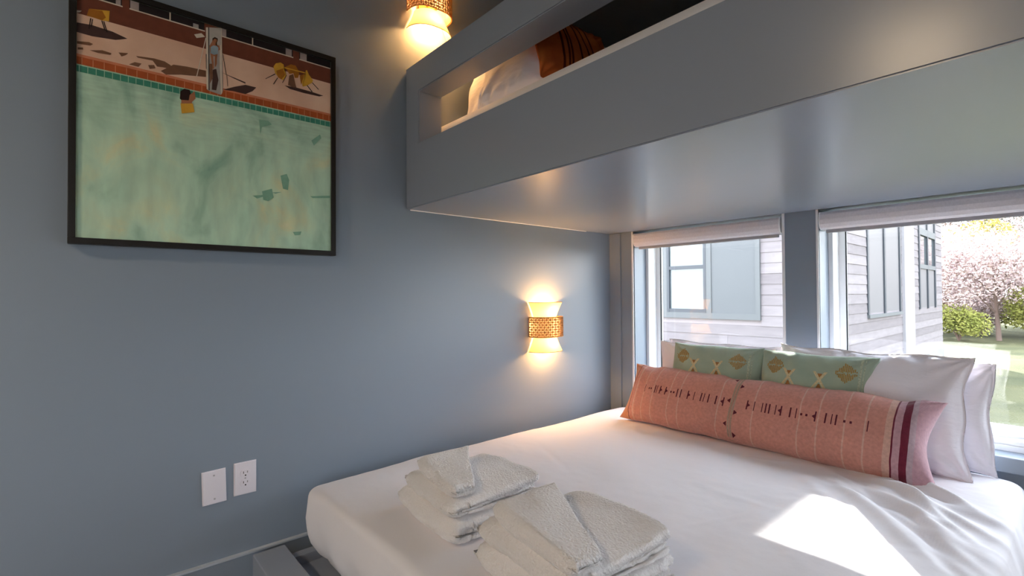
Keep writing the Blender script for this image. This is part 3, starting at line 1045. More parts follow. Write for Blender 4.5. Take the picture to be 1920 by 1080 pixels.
# ------------------------------------------------------------------ framed painting
PAINT = [
 ('shadow', [(-0.0275,1.8920), (0.0092,1.8962), (0.0586,1.8929), (0.0952,1.8833), (0.0659,1.8696), (0.0093,1.8619), (-0.0274,1.8628)]),
 ('tree_shadow', [(-0.0246,1.8353), (0.0025,1.8412), (0.0122,1.8385), (0.0060,1.8319), (-0.0246,1.8276)]),
 ('tree_shadow', [(-0.0229,1.8169), (-0.0111,1.8199), (-0.0104,1.8142), (-0.0228,1.8101)]),
 ('tree_shadow', [(0.0043,1.8167), (0.0339,1.8263), (0.0559,1.8241), (0.0535,1.8177), (0.0234,1.8146)]),
 ('tree_shadow', [(0.0733,1.8320), (0.0972,1.8374), (0.0917,1.8299), (0.0807,1.8217)]),
 ('tree_shadow', [(0.1171,1.8351), (0.1642,1.8417), (0.1921,1.8406), (0.2083,1.8332), (0.2165,1.8207), (0.1881,1.8196), (0.1722,1.8173), (0.1603,1.8332), (0.1217,1.8308)]),
 ('tree_shadow', [(0.0992,1.8023), (0.1142,1.8141), (0.1313,1.8145), (0.1237,1.8016)]),
 ('tree_shadow', [(0.1821,1.8055), (0.2165,1.8372), (0.2540,1.8420), (0.3102,1.8445), (0.3102,1.8228), (0.2372,1.8093), (0.1962,1.7973)]),
 ('tree_shadow', [(0.1486,1.8150), (0.1643,1.8198), (0.1682,1.8102), (0.1526,1.8035)]),
 ('shadow', [(0.3569,1.8529), (0.3707,1.8503), (0.4333,1.8388), (0.4333,1.8334), (0.3941,1.8425)]),
 ('shadow', [(0.3616,1.7922), (0.3988,1.8130), (0.4333,1.8293), (0.4691,1.8296), (0.4568,1.8126), (0.4333,1.7954), (0.3941,1.7957)]),
 ('shadow', [(0.5675,1.8645), (0.6080,1.8680), (0.6678,1.8671), (0.7143,1.8636), (0.6986,1.8564), (0.6376,1.8543), (0.5876,1.8563)]),
 ('tree_shadow', [(0.5847,1.9074), (0.5992,1.9178), (0.6080,1.8772), (0.6109,1.8688), (0.5992,1.8656), (0.5804,1.8696)]),
 ('yellow', [(0.0021,1.9440), (0.0512,1.9557), (0.0495,1.9223), (0.0335,1.9189), (-0.0030,1.9215)]),
 ('ochre', [(0.0021,1.9440), (0.0334,1.9490), (0.0423,1.9314), (0.0335,1.9198), (-0.0030,1.9215)]),
 ('ink', [(0.0049,1.9153), (0.0074,1.9162), (0.0037,1.8828), (0.0016,1.8821)]),
 ('ink', [(0.0098,1.9148), (0.0119,1.9155), (0.0085,1.8891), (0.0064,1.8883)]),
 ('ink', [(0.0311,1.9180), (0.0335,1.9189), (0.0414,1.8915), (0.0389,1.8906)]),
 ('ink', [(0.0360,1.9174), (0.0381,1.9182), (0.0464,1.8872), (0.0443,1.8855)]),
 ('pale', [(-0.0277,1.9290), (-0.0142,1.9314), (-0.0183,1.9253), (-0.0277,1.9218)]),
 ('yellow', [(0.5282,1.9255), (0.5366,1.9400), (0.5534,1.9482), (0.5641,1.9439), (0.5633,1.9315), (0.5747,1.9045), (0.5619,1.8826), (0.5478,1.8876), (0.5338,1.9016)]),
 ('ochre', [(0.5380,1.9119), (0.5619,1.9281), (0.5704,1.9063), (0.5562,1.8840), (0.5435,1.8894)]),
 ('ochre', [(0.5704,1.9367), (0.5905,1.9526), (0.6080,1.9527), (0.6168,1.9399), (0.6212,1.9242), (0.6168,1.9075), (0.6051,1.9041), (0.6022,1.9217), (0.5847,1.9135)]),
 ('yellow', [(0.5633,1.9346), (0.6466,1.9373), (0.6466,1.9332), (0.5633,1.9300)]),
 ('yellow', [(0.6257,1.9162), (0.6466,1.9316), (0.6460,1.9455), (0.6511,1.9480), (0.6572,1.9332), (0.6739,1.9144), (0.6709,1.9041), (0.6496,1.8857), (0.6346,1.8784)]),
 ('ochre', [(0.6233,1.9186), (0.6436,1.9308), (0.6331,1.8997), (0.6286,1.8830)]),
 ('ink', [(0.5338,1.9001), (0.5352,1.8975), (0.5008,1.8697), (0.5003,1.8716)]),
 ('ink', [(0.5421,1.8875), (0.5444,1.8867), (0.5288,1.8576), (0.5268,1.8583)]),
 ('ink', [(0.5738,1.9058), (0.5755,1.9054), (0.5604,1.8716), (0.5590,1.8727)]),
 ('ink', [(0.6496,1.8872), (0.6526,1.8890), (0.6724,1.8684), (0.6693,1.8660)]),
 ('ink', [(0.6693,1.9037), (0.6724,1.9046), (0.6971,1.8845), (0.6949,1.8823)]),
 ('grey', [(0.3094,1.9957), (0.3578,2.0129), (0.3580,1.9179), (0.3616,1.7869), (0.3547,1.7719), (0.3164,1.7774), (0.3120,1.7813)]),
 ('pale', [(0.3094,1.9957), (0.3156,1.9979), (0.3169,1.7801), (0.3120,1.7813)]),
 ('ink', [(0.3169,1.9984), (0.3192,1.9992), (0.3209,1.7786), (0.3182,1.7791)]),
 ('pale', [(0.3532,2.0113), (0.3578,2.0129), (0.3598,1.7812), (0.3559,1.7722), (0.3511,1.8893)]),
 ('panel', [(0.3196,1.9993), (0.3567,2.0125), (0.3556,1.9488), (0.3197,1.9369)]),
 ('shadow', [(0.3308,1.8543), (0.3410,1.8600), (0.3478,1.8226), (0.3411,1.7840), (0.3276,1.7830)]),
 ('tree_shadow', [(0.3196,1.8718), (0.3297,1.8749), (0.3309,1.8256), (0.3220,1.8023)]),
 ('pale', [(0.3084,1.9590), (0.3106,1.9585), (0.2839,1.8160), (0.2813,1.8165)]),
 ('ink', [(0.3602,1.9186), (0.3619,1.9191), (0.3730,1.8484), (0.3712,1.8478)]),
 ('ink', [(0.3730,1.8484), (0.3744,1.8488), (0.3773,1.8084), (0.3759,1.8080)]),
 ('ink', [(0.3096,1.9024), (0.3118,1.9031), (0.3119,1.8513), (0.3103,1.8508)]),
 ('pale', [(0.2749,1.9592), (0.2965,1.9710), (0.3075,1.9619), (0.2821,1.9489)]),
 ('skin', [(0.3295,1.9636), (0.3363,1.9691), (0.3442,1.9673), (0.3453,1.9585), (0.3397,1.9514), (0.3420,1.9469), (0.3499,1.9442), (0.3534,1.9322), (0.3477,1.9277), (0.3454,1.9165), (0.3431,1.9079), (0.3432,1.8790), (0.3398,1.8675), (0.3364,1.8665), (0.3364,1.9031), (0.3319,1.9017), (0.3342,1.8579), (0.3308,1.8569), (0.3240,1.8992), (0.3217,1.9323), (0.3202,1.9344), (0.3284,1.9528)]),
 ('swimsuit', [(0.3240,1.9318), (0.3318,1.9396), (0.3420,1.9416), (0.3476,1.9369), (0.3454,1.9138), (0.3341,1.9076), (0.3240,1.9096)]),
 ('hair', [(0.3291,1.9635), (0.3363,1.9712), (0.3453,1.9690), (0.3449,1.9597), (0.3408,1.9662), (0.3340,1.9639), (0.3300,1.9546)]),
 ('hair', [(0.2365,1.7530), (0.2469,1.7643), (0.2624,1.7643), (0.2667,1.7485), (0.2625,1.7262), (0.2435,1.7197), (0.2345,1.7274)]),
 ('skin', [(0.2625,1.7473), (0.2767,1.7639), (0.2796,1.7391), (0.2682,1.7234), (0.2597,1.7255)]),
 ('yellow', [(0.2366,1.7129), (0.2718,1.7201), (0.2768,1.6916), (0.2401,1.6786)]),
 ('skin', [(0.2387,1.7243), (0.2682,1.7294), (0.2696,1.7196), (0.2387,1.7117)]),
 ('deep', [(0.5531,1.5164), (0.5753,1.5265), (0.5842,1.5042), (0.5797,1.4656), (0.5619,1.4679)]),
 ('deep', [(0.4888,1.4487), (0.5227,1.4625), (0.5287,1.4308), (0.5099,1.4146), (0.4930,1.4171)]),
 ('deep', [(0.4581,1.4282), (0.4930,1.4355), (0.4930,1.4290), (0.4721,1.4191)]),
 ('deep', [(0.5227,1.4486), (0.5575,1.4551), (0.5357,1.4456)]),
 ('deep', [(0.6626,1.4525), (0.7404,1.4644), (0.7404,1.4544), (0.6721,1.4459)]),
 ('deep', [(0.5977,1.3062), (0.6297,1.3107), (0.6251,1.2969), (0.6049,1.2935)]),
 ('deep', [(0.4786,1.7127), (0.5098,1.7153), (0.5227,1.7042), (0.4886,1.6874), (0.4828,1.6586)]),
 ('deep', [(0.6675,1.6730), (0.7013,1.7046), (0.7061,1.6908), (0.6771,1.6553)]),
]
FY0, FY1, FZ0, FZ1 = -0.044, 0.762, 1.222, 2.029
CY0, CY1, CZ0, CZ1 = -0.0260, 0.7440, 1.2405, 2.0105
pic = empty('framed_painting', (0.0, (FY0 + FY1) / 2, FZ0))
tag(pic, 'square black-framed painting of a turquoise swimming pool with patio', 'painting')
py, pz = pic.location.y, FZ0
for nm, a in (('frame_rail', (FY0, FY1, FZ0, CZ0)), ('frame_rail', (FY0, FY1, CZ1, FZ1)), ('frame_stile', (FY0, CY0, CZ0, CZ1)), ('frame_stile', (CY1, FY1, CZ0, CZ1))):
    obj(nm, boxes((0.002, 0.040, a[0] - py, a[1] - py, a[2] - pz, a[3] - pz), bev=0.0015), frame_black, pic)
PC = {'shadow': '#4a3430', 'tree_shadow': '#7a5540', 'yellow': '#d9a53a', 'ochre': '#a8691f', 'ink': '#1d1413', 'pale': '#d8cbb9', 'grey': '#a8a29c', 'panel': '#b9b4ad', 'skin': '#a86f50',
      'swimsuit': '#93a7b3', 'hair': '#2c1a17', 'deep': '#82b098', 'brown': '#74402f', 'window': '#241d20', 'patio': '#d8ac8d', 'pinkedge': '#cf7f5c', 'coping': '#b0552a', 'joint': '#d59a72',
      'tile': '#3f8a74', 'tilejoint': '#a8cbb0', 'curtain': '#a89a95'}
pm = {k: mat('paint_' + k, v, rough=0.45, spec=0.4, var=0.10, vscale=40) for k, v in PC.items()}
pm['patio'] = mat('paint_patio_mottled', '#eec9ae', rough=0.45, spec=0.4, var2='#dbb096', vscale=7)
# brushed water
wmat, nt, bs = new_mat('paint_pool_water')
t = nt.nodes.new('ShaderNodeTexCoord')
mp = nt.nodes.new('ShaderNodeMapping')
mp.inputs['Scale'].default_value = (1, 4.6, 3.4)
nt.links.new(t.outputs['Object'], mp.inputs[0])
n1 = nt.nodes.new('ShaderNodeTexNoise')
n1.inputs['Scale'].default_value = 1.4
n1.inputs['Detail'].default_value = 7
n1.inputs['Distortion'].default_value = 0.7
nt.links.new(mp.outputs[0], n1.inputs['Vector'])
cr_ = nt.nodes.new('ShaderNodeValToRGB')
ee = cr_.color_ramp.elements
ee[0].position, ee[0].color = 0.26, (*lin('#86b09c'), 1)
ee[1].position, ee[1].color = 0.76, (*lin('#e8e6c8'), 1)
for p_, c_ in ((0.38, '#a6c9b2'), (0.46, '#b9dac2'), (0.54, '#c3e0c6'), (0.62, '#cbdfbf'), (0.69, '#d8ddb4')):
    e = ee.new(p_)
    e.color = (*lin(c_), 1)
nt.links.new(n1.outputs[0], cr_.inputs[0])
mp2 = nt.nodes.new('ShaderNodeMapping')
mp2.inputs['Scale'].default_value = (1, 9, 60)
mp2.inputs['Rotation'].default_value = (0.0, 0, 0)
nt.links.new(t.outputs['Object'], mp2.inputs[0])
n2 = nt.nodes.new('ShaderNodeTexNoise')
n2.inputs['Scale'].default_value = 1.6
n2.inputs['Detail'].default_value = 6
nt.links.new(mp2.outputs[0], n2.inputs['Vector'])
mp3 = nt.nodes.new('ShaderNodeMapping')
mp3.inputs['Scale'].default_value = (1, 14, 4)
nt.links.new(t.outputs['Object'], mp3.inputs[0])
n3 = nt.nodes.new('ShaderNodeTexNoise')
n3.inputs['Scale'].default_value = 1.5
n3.inputs['Detail'].default_value = 5
nt.links.new(mp3.outputs[0], n3.inputs['Vector'])
sz = nt.nodes.new('ShaderNodeSeparateXYZ')
nt.links.new(t.outputs['Object'], sz.inputs[0])
gz = nt.nodes.new('ShaderNodeMapRange')
gz.inputs['From Min'].default_value = 0.33
gz.inputs['From Max'].default_value = 0.52
nt.links.new(sz.outputs['Z'], gz.inputs[0])
mxa = nt.nodes.new('ShaderNodeMix')
mxa.data_type = 'FLOAT'
nt.links.new(gz.outputs[0], mxa.inputs[0])
nt.links.new(n3.outputs[0], mxa.inputs[2])
nt.links.new(n2.outputs[0], mxa.inputs[3])
vr = nt.nodes.new('ShaderNodeMapRange')
vr.inputs['From Min'].default_value = 0.3
vr.inputs['From Max'].default_value = 0.7
vr.inputs['To Min'].default_value = 0.84
vr.inputs['To Max'].default_value = 1.08
nt.links.new(mxa.outputs[0], vr.inputs[0])
hs = nt.nodes.new('ShaderNodeHueSaturation')
nt.links.new(cr_.outputs[0], hs.inputs['Color'])
nt.links.new(vr.outputs[0], hs.inputs['Value'])
nt.links.new(hs.outputs[0], bs.inputs['Base Color'])
bs.inputs['Roughness'].default_value = 0.30
bs.inputs['Specular IOR Level'].default_value = 0.5

obj('canvas', boxes((0.004, 0.0300, CY0 - py, CY1 - py, CZ0 - pz, CZ1 - pz)), wmat, pic)
names = list(pm)
bm = bmesh.new()
level = 0


def flat(c, pts):
    global level
    level += 1
    x = 0.0302 + level * 0.00001
    f = bm.faces.new([bm.verts.new((x, min(max(a, CY0 + 0.0004), CY1 - 0.0004) - py, min(b, CZ1 - 0.0004) - pz)) for a, b in pts])
    f.material_index = names.index(c)


def fr(c, y0, y1, z0, z1):
    flat(c, [(y0, z0), (y1, z0), (y1, z1), (y0, z1)])


fr('patio', CY0, CY1, 1.793, 1.922)
fr('brown', CY0, CY1, 1.921, CZ1)
for a, b in ((CY0, 0.081), (0.100, 0.305), (0.352, 0.598), (0.622, CY1)):
    fr('window', a, b, 1.983, CZ1)
    fr('pale', a, b + 0.002, 1.980, 1.984)
for a, b in ((0.066, 0.078), (0.102, 0.124), (0.357, 0.372), (0.572, 0.594), (0.625, 0.650)):
    fr('curtain', a, b, 1.984, CZ1)
for a in (0.205, 0.455):
    fr('pale', a, a + 0.004, 1.984, CZ1)
fr('grey', 0.272, 0.288, 1.984, 1.998)
fr('pinkedge', CY0, CY1, 1.789, 1.798)
fr('coping', CY0, CY1, 1.766, 1.790)
fr('tilejoint', CY0, CY1, 1.7625, 1.767)
fr('tile', CY0, CY1, 1.744, 1.763)
k = CY0 + 0.012
rj = random.Random(5)
while k < CY1:
    fr('joint', k, k + 0.0013, 1.767, 1.789)
    k += rj.uniform(0.022, 0.028)
k = CY0 + 0.006
while k < CY1:
    fr('tilejoint', k, k + 0.0016, 1.744, 1.763)
    k += 0.0195
for c, pts in PAINT:
    if c in ('grey', 'panel') and max(b for a, b in pts) > CZ1 + 0.06:
        pass
    flat(c, pts)
me = bpy.data.meshes.new('painted_patio_scene')
bmesh.ops.triangulate(bm, faces=bm.faces[:])
for f in bm.faces:
    f.normal_update()
    if f.normal.x < 0:
        f.normal_flip()
bm.to_mesh(me)
bm.free()
for k in names:
    me.materials.append(pm[k])
obj('painted_patio_scene', me, None, pic)['kind'] = 'stuff'

# ------------------------------------------------------------------ wall plates
bp_ = empty('blank_wall_plate', (0.0, 0.342, 0.390))
bp_.rotation_euler = (math.radians(1.6), 0, 0)
tag(bp_, 'blank white wall plate with two screws left of the outlet', 'wall plate')
bm = boxes((0.0, 0.006, -0.037, 0.037, -0.0585, 0.0585))
bmesh.ops.bevel(bm, geom=[e for e in bm.edges if all(v.co.x > 0.003 for v in e.verts)], offset=0.0035, segments=3, affect='EDGES')
obj('plate', bm, plastic, bp_)
for zz in (-0.041, 0.041):
    bm = bmesh.new()
    cyl(bm, (0.0055, 0, zz), (0.0072, 0, zz), 0.0034, 0.0028, 12)
    obj('screw', bm, screw_m, bp_)

ot = empty('duplex_outlet', (0.0, 0.440, 0.398))
tag(ot, 'white duplex power outlet right of the blank plate', 'outlet')
bm = boxes((0.0, 0.006, -0.037, 0.037, -0.0585, 0.0585))
bmesh.ops.bevel(bm, geom=[e for e in bm.edges if all(v.co.x > 0.003 for v in e.verts)], offset=0.0035, segments=3, affect='EDGES')
obj('plate', bm, plastic, ot)
for zz in (0.0175, -0.0175):
    bm = bmesh.new()
    n = 24
    ring0, ring1 = [], []
    for k in range(n):
        a = 2 * PI * k / n
        yy = 0.0172 * math.cos(a)
        z_ = max(-0.0125, min(0.0125, 0.0172 * math.sin(a)))
        ring0.append(bm.verts.new((0.005, yy, zz + z_)))
        ring1.append(bm.verts.new((0.0082, yy * 0.96, zz + z_ * 0.96)))
    for k in range(n):
        bm.faces.new((ring0[k], ring0[(k + 1) % n], ring1[(k + 1) % n], ring1[k]))
    bm.faces.new(ring1)
    rc_ = obj('receptacle', bm, plastic, ot)
    obj('slot', boxes((0.0078, 0.0085, -0.0075, -0.0055, zz + 0.000, zz + 0.008)), slot_dark, rc_)
    obj('slot', boxes((0.0078, 0.0085, 0.0055, 0.0072, zz + 0.001, zz + 0.008)), slot_dark, rc_)
    bm = bmesh.new()
    cyl(bm, (0.0078, 0, zz - 0.0065), (0.0085, 0, zz - 0.0065), 0.0026, n=12)
    obj('ground_hole', bm, slot_dark, rc_)
bm = bmesh.new()
cyl(bm, (0.0055, 0, 0), (0.0075, 0, 0), 0.0030, 0.0026, 12)
obj('screw', bm, screw_m, ot)

# ------------------------------------------------------------------ roller blinds


def blind(x0, x1, label):
    root = empty('roller_blind', ((x0 + x1) / 2, D + 0.035, 1.44))
    tag(root, label, 'roller blind', 'rolled-up blinds over the windows')
    cx = root.location.x
    prof = [(0.045, 0.000), (-0.038, 0.000), (-0.046, -0.012), (-0.048, -0.035), (-0.044, -0.056), (-0.034, -0.072), (-0.018, -0.080), (0.045, -0.080)]
    bm = bmesh.new()
    rows = []
    for x in (x0 + 0.006, x1 - 0.006):
        rows.append([bm.verts.new((x - cx, y, z - 0.004)) for y, z in prof])
    n = len(prof)
    for k in range(n):
        bm.faces.new((rows[0][k], rows[0][(k + 1) % n], rows[1][(k + 1) % n], rows[1][k]))
    bm.faces.new(rows[0])
    bm.faces.new(rows[1][::-1])
    cas = obj('cassette', bm, blind_fab, root)
    for x in (x0, x1 - 0.006):
        bm = bmesh.new()
        a = [bm.verts.new((x - cx, y * 1.03, z * 1.02 - 0.003)) for y, z in prof]
        b = [bm.verts.new((x + 0.006 - cx, y * 1.03, z * 1.02 - 0.003)) for y, z in prof]
        for k in range(n):
            bm.faces.new((a[k], a[(k + 1) % n], b[(k + 1) % n], b[k]))
        bm.faces.new(a)
        bm.faces.new(b[::-1])
        obj('end_cap', bm, vinyl, root)
    obj('hem_bar', boxes((x0 + 0.02 - cx, x1 - 0.02 - cx, -0.012, 0.004, -0.100, -0.082), bev=0.004), blind_bar, root)
    return root


blind(W1[0] + 0.004, W1[1] - 0.006, 'short rolled-up grey fabric blind over the narrow window')
blind(W2[0] + 0.004, W2[1] - 0.006, 'long rolled-up grey fabric blind over the wide window')

# ------------------------------------------------------------------ fill lamp added on the ceiling (unseen, behind the viewer)
cl = empty('fill_lamp', (1.35, -1.9, CEIL))
tag(cl, 'added round fill lamp on the ceiling behind the viewer', 'ceiling lamp')
bm = bmesh.new()
cyl(bm, (0, 0, -0.06), (0, 0, -0.001), 0.22, 0.23, 40)
obj('housing', bm, vinyl, cl)
bm = bmesh.new()
bmesh.ops.create_uvsphere(bm, u_segments=32, v_segments=12, radius=0.2, matrix=Matrix.Translation((0, 0, -0.058)) @ Matrix.Diagonal((1, 1, 0.18, 1)))
obj('diffuser', bm, emit_mat('fill_lamp_diffuser', (1.0, 0.76, 0.50), FILL_LAMP_W), cl, smooth=True)

# ------------------------------------------------------------------ outside: ground
GZ = -0.70
grass = mat('lawn_grass', '#4c4f3a', rough=0.95, spec=0.1, var2='#66654a', vscale=0.9, bump=0.8, bscale=30, bdist=0.05)
bm = bmesh.new()
box(bm, -60, 60, 3.2, 90, GZ - 0.5, GZ)
box(bm, 9.0, 60, -60, 3.2, GZ - 0.5, GZ)
tag(obj('lawn', bm, grass), 'green lawn between the houses and the trees', 'lawn', kind='stuff')

bm = boxes((3.56, 9.0, -12.0, 3.2, GZ - 0.5, GZ + 0.02))  # unseen paving added to bounce neutral light through the door
tag(obj('bounce_paving', bm, mat('bounce_paving_tone', '#a5a3a2', rough=0.85, var=0.08, vscale=4)), 'added pale grey paving outside the added door, bouncing neutral light', 'bounce_paving')

# ------------------------------------------------------------------ outside: neighbouring house
HF, HX = 8.0, -0.405
HB = 17.75
siding = mat('siding_board', '#716b6d', rough=0.75, spec=0.2, var=0.10, vscale=3, stretch=(1, 1, 6))
siding2 = mat('siding_board_pale', '#787274', rough=0.75, spec=0.2, var=0.10, vscale=3, stretch=(1, 1, 6))
sid3 = mat('siding_board_dull', '#6a6466', rough=0.75, spec=0.2, var=0.10, vscale=3, stretch=(1, 1, 6))
house_core = mat('house_sheathing', '#8f888a', rough=0.9)
win_dark = mat('dark_window_frame', '#30353c', rough=0.5)
panel_grey = mat('grey_infill_panel', '#4d5053', rough=0.6, var=0.03, vscale=2)
trim_grey = mat('grey_trim_board', '#515456', rough=0.6)
trim_white = mat('white_trim_board', '#8f8d91', rough=0.6)
side_panel = mat('pale_window_panel', '#5c5a5d', rough=0.5)
house_glass, nt, bs = new_mat('dark_house_glass')
bs.inputs['Base Color'].default_value = (0.10, 0.12, 0.13, 1)
bs.inputs['Roughness'].default_value = 0.04
bs.inputs['Specular IOR Level'].default_value = 1.0
bs.inputs['Metallic'].default_value = 0.3
house = empty('neighbour_house', (-4.0, 12.0, GZ))
tag(house, 'neighbouring house with pale horizontal siding seen through the windows', 'house')
HO = house.location


def hpart(n, a, m, parent=None, bev=0.0):
    return obj(n, boxes((a[0] - HO.x, a[1] - HO.x, a[2] - HO.y, a[3] - HO.y, a[4] - HO.z, a[5] - HO.z), bev=bev), m, parent or house)


hpart('core', (-9.5, HX - 0.03, HF + 0.03, HB - 0.03, GZ, 4.45), house_core)
hpart('sun_cut_block', (-9.5, -2.95, HF + 0.02, HB, 4.50, 5.40), house_core)  # unseen block shaped to cut the left edge of the sun patch
hpart('roof_cap', (-9.6, HX, HF, HB, 4.45, 4.52), trim_grey)
EXP = 0.165
rb = random.Random(12)


def course_front(x0, x1, z):
    bm = bmesh.new()
    v = [bm.verts.new(Vector(p) - HO) for p in ((x0, HF - 0.004, z + EXP), (x1, HF - 0.004, z + EXP), (x1, HF - 0.014, z), (x0, HF - 0.014, z), (x0, HF + 0.03, z + EXP), (x1, HF + 0.03, z + EXP), (x1, HF + 0.03, z), (x0, HF + 0.03, z))]
    for q in ((0, 1, 2, 3), (4, 7, 6, 5), (0, 4, 5, 1), (3, 2, 6, 7), (0, 3, 7, 4), (1, 5, 6, 2)):
        bm.faces.new([v[i] for i in q])
    obj('siding_board', bm, rb.choice((siding, siding2, sid3)), house)


def course_side(y0, y1, z):
    bm = bmesh.new()
    v = [bm.verts.new(Vector(p) - HO) for p in ((HX + 0.004, y0, z + EXP), (HX + 0.004, y1, z + EXP), (HX + 0.014, y1, z), (HX + 0.014, y0, z), (HX - 0.03, y0, z + EXP), (HX - 0.03, y1, z + EXP), (HX - 0.03, y1, z), (HX - 0.03, y0, z))]
    for q in ((0, 1, 2, 3), (4, 7, 6, 5), (0, 4, 5, 1), (3, 2, 6, 7), (0, 3, 7, 4), (1, 5, 6, 2)):
        bm.faces.new([v[i] for i in q])
    obj('siding_board', bm, rb.choice((siding, siding2, sid3)), house)


FX0, FX1, FZa, FZb = -3.06, -1.235, 0.63, 2.35       # window and panel surround on the front
ncs = int((3.4 - (-0.45)) / EXP)
for k in range(ncs):
    z = -0.45 + k * EXP
    if z + EXP > FZa + 0.02 and z < FZb:
        course_front(-6.0, FX0, z)
        course_front(FX1, HX + 0.02, z)
    else:
        xj = rb.uniform(-3.5, -1.5)
        course_front(-6.0, xj - 0.003, z)
        course_front(xj, HX + 0.02, z)
SA = (10.35, 12.85, 0.66, 2.9)
SB = (14.70, 16.75, 0.66, 3.3)
for k in range(ncs):
    z = -0.45 + k * EXP
    ys = [(HF - 0.02, HB)]
    if z + EXP > SA[2] + 0.05:
        if z < SA[3]:
            ys = [(HF - 0.02, SA[0]), (SA[1], SB[0]), (SB[1], HB)]
        elif z < SB[3]:
            ys = [(HF - 0.02, SB[0]), (SB[1], HB)]
    for a, b in ys:
        course_side(a, b, z)
hpart('base_strip', (HX - 0.02, HX + 0.03, HF - 0.02, HB + 0.02, GZ, -0.45), trim_grey)  # grey strip along the foot of both walls
hpart('base_strip', (-6.0, HX + 0.03, HF - 0.03, HF + 0.02, GZ, -0.45), trim_grey)
hpart('corner_board', (HX - 0.01, HX + 0.06, 13.02, 13.95, -0.45, 3.3), trim_white)
# front surround, panel and sash window
hpart('surround_board', (FX0, FX1, HF - 0.045, HF + 0.02, FZa, FZa + 0.10), trim_grey)
hpart('surround_board', (FX0, -2.86, HF - 0.045, HF + 0.02, FZa + 0.10, FZb), trim_grey)
hpart('surround_board', (-1.305, FX1, HF - 0.045, HF + 0.02, FZa + 0.10, FZb), trim_grey)
hpart('surround_board', (-2.12, -2.03, HF - 0.045, HF + 0.02, FZa + 0.10, FZb), trim_grey)
hpart('infill_panel', (-2.03, -1.305, HF - 0.030, HF + 0.02, FZa + 0.10, FZb), panel_grey)
hpart('window_jamb', (-2.86, -2.815, HF - 0.05, HF + 0.02, FZa + 0.10, FZb), win_dark)
hpart('window_jamb', (-2.165, -2.12, HF - 0.05, HF + 0.02, FZa + 0.10, FZb), win_dark)
hpart('meeting_rail', (-2.815, -2.165, HF - 0.045, HF + 0.02, 1.49, 1.55), win_dark)
hpart('bottom_rail', (-2.815, -2.165, HF - 0.045, HF + 0.02, FZa + 0.10, FZa + 0.16), win_dark)
hpart('window_pane', (-2.815, -2.165, HF - 0.012, HF + 0.0, FZa + 0.16, 1.49), house_glass)
hpart('window_pane', (-2.815, -2.165, HF - 0.020, HF - 0.008, 1.55, FZb), house_glass)
# side windows
for (ya, yb, za, zb_) in (SA,):
    hpart('window_frame', (HX - 0.03, HX + 0.03, ya, ya + 0.09, za, zb_), win_dark)
    hpart('window_frame', (HX - 0.03, HX + 0.03, yb - 0.09, yb, za, zb_), win_dark)
    hpart('window_frame', (HX - 0.03, HX + 0.05, ya, yb, za - 0.06, za), trim_grey)
    ym = 11.55
    hpart('mullion', (HX - 0.03, HX + 0.03, ym - 0.05, ym + 0.05, za, zb_), win_dark)
    hpart('window_panel', (HX - 0.03, HX + 0.005, ya + 0.09, ym - 0.05, za, zb_), side_panel)
    hpart('window_panel', (HX - 0.03, HX + 0.005, ym + 0.05, yb - 0.09, za, zb_), side_panel)
ya, yb, za, zb_ = SB
ym = (ya + yb) / 2
for yy in (ya, ym - 0.05, yb - 0.10):
    hpart('window_frame', (HX - 0.03, HX + 0.035, yy, yy + 0.10, za, zb_), win_dark)
for (a, b) in ((ya + 0.1, ym - 0.05), (ym + 0.05, yb - 0.1)):
    hpart('window_panel', (HX - 0.03, HX + 0.005, a, b, za, 1.62), side_panel)
    hpart('transom', (HX - 0.03, HX + 0.035, a, b, 1.62, 1.72), trim_grey)
    hpart('window_pane', (HX - 0.03, HX + 0.0, a, b, 1.72, 2.42), house_glass)
    hpart('transom', (HX - 0.03, HX + 0.035, a, b, 2.42, 2.58), trim_grey)
    hpart('window_panel', (HX - 0.03, HX + 0.005, a, b, 2.58, zb_), side_panel)

# ------------------------------------------------------------------ outside: trees and shrubs
bark = mat('bark', '#7d6a62', rough=0.95, bump=0.5, bscale=40)


def leaf_mat(name, h1, h2):
    m, nt, bs = new_mat(name)
    g = nt.nodes.new('ShaderNodeTexCoord')
    n = nt.nodes.new('ShaderNodeTexNoise')
    n.inputs['Scale'].default_value = 2.2
    n.inputs['Detail'].default_value = 8
    nt.links.new(g.outputs['Object'], n.inputs['Vector'])
    rp = nt.nodes.new('ShaderNodeValToRGB')
    rp.color_ramp.elements[0].position = 0.38
    rp.color_ramp.elements[1].position = 0.62
    rp.color_ramp.elements[0].color = (*lin(h1), 1)
    rp.color_ramp.elements[1].color = (*lin(h2), 1)
    nt.links.new(n.outputs[0], rp.inputs[0])
    nt.links.new(rp.outputs[0], bs.inputs['Base Color'])
    bs.inputs['Roughness'].default_value = 0.8
    bs.inputs['Specular IOR Level'].default_value = 0.15
    return m


def leaves(rng, lobes, count, size):
    vs, fs = [], []
    tot = sum(l[3] * l[4] * l[5] for l in lobes)
    for (cx, cy, cz, rx, ry, rz) in lobes:
        for k in range(int(count * rx * ry * rz / tot)):
            while True:
                p = Vector((rng.uniform(-1, 1), rng.uniform(-1, 1), rng.uniform(-1, 1)))
                if 0.15 < p.length < 1:
                    break
            c = Vector((cx + p.x * rx, cy + p.y * ry, cz + p.z * rz))
            a = Vector((rng.gauss(0, 1), rng.gauss(0, 1), rng.gauss(0, 1))).normalized()
            b = a.orthogonal().normalized()
            s = size * rng.uniform(0.6, 1.4)
            i = len(vs)
            vs += [tuple(c - a * s), tuple(c + b * s * 0.6), tuple(c + a * s), tuple(c - b * s * 0.6)]
            fs.append((i, i + 1, i + 2, i + 3))
    me = bpy.data.meshes.new('foliage')
    me.from_pydata(vs, [], fs)
    return me


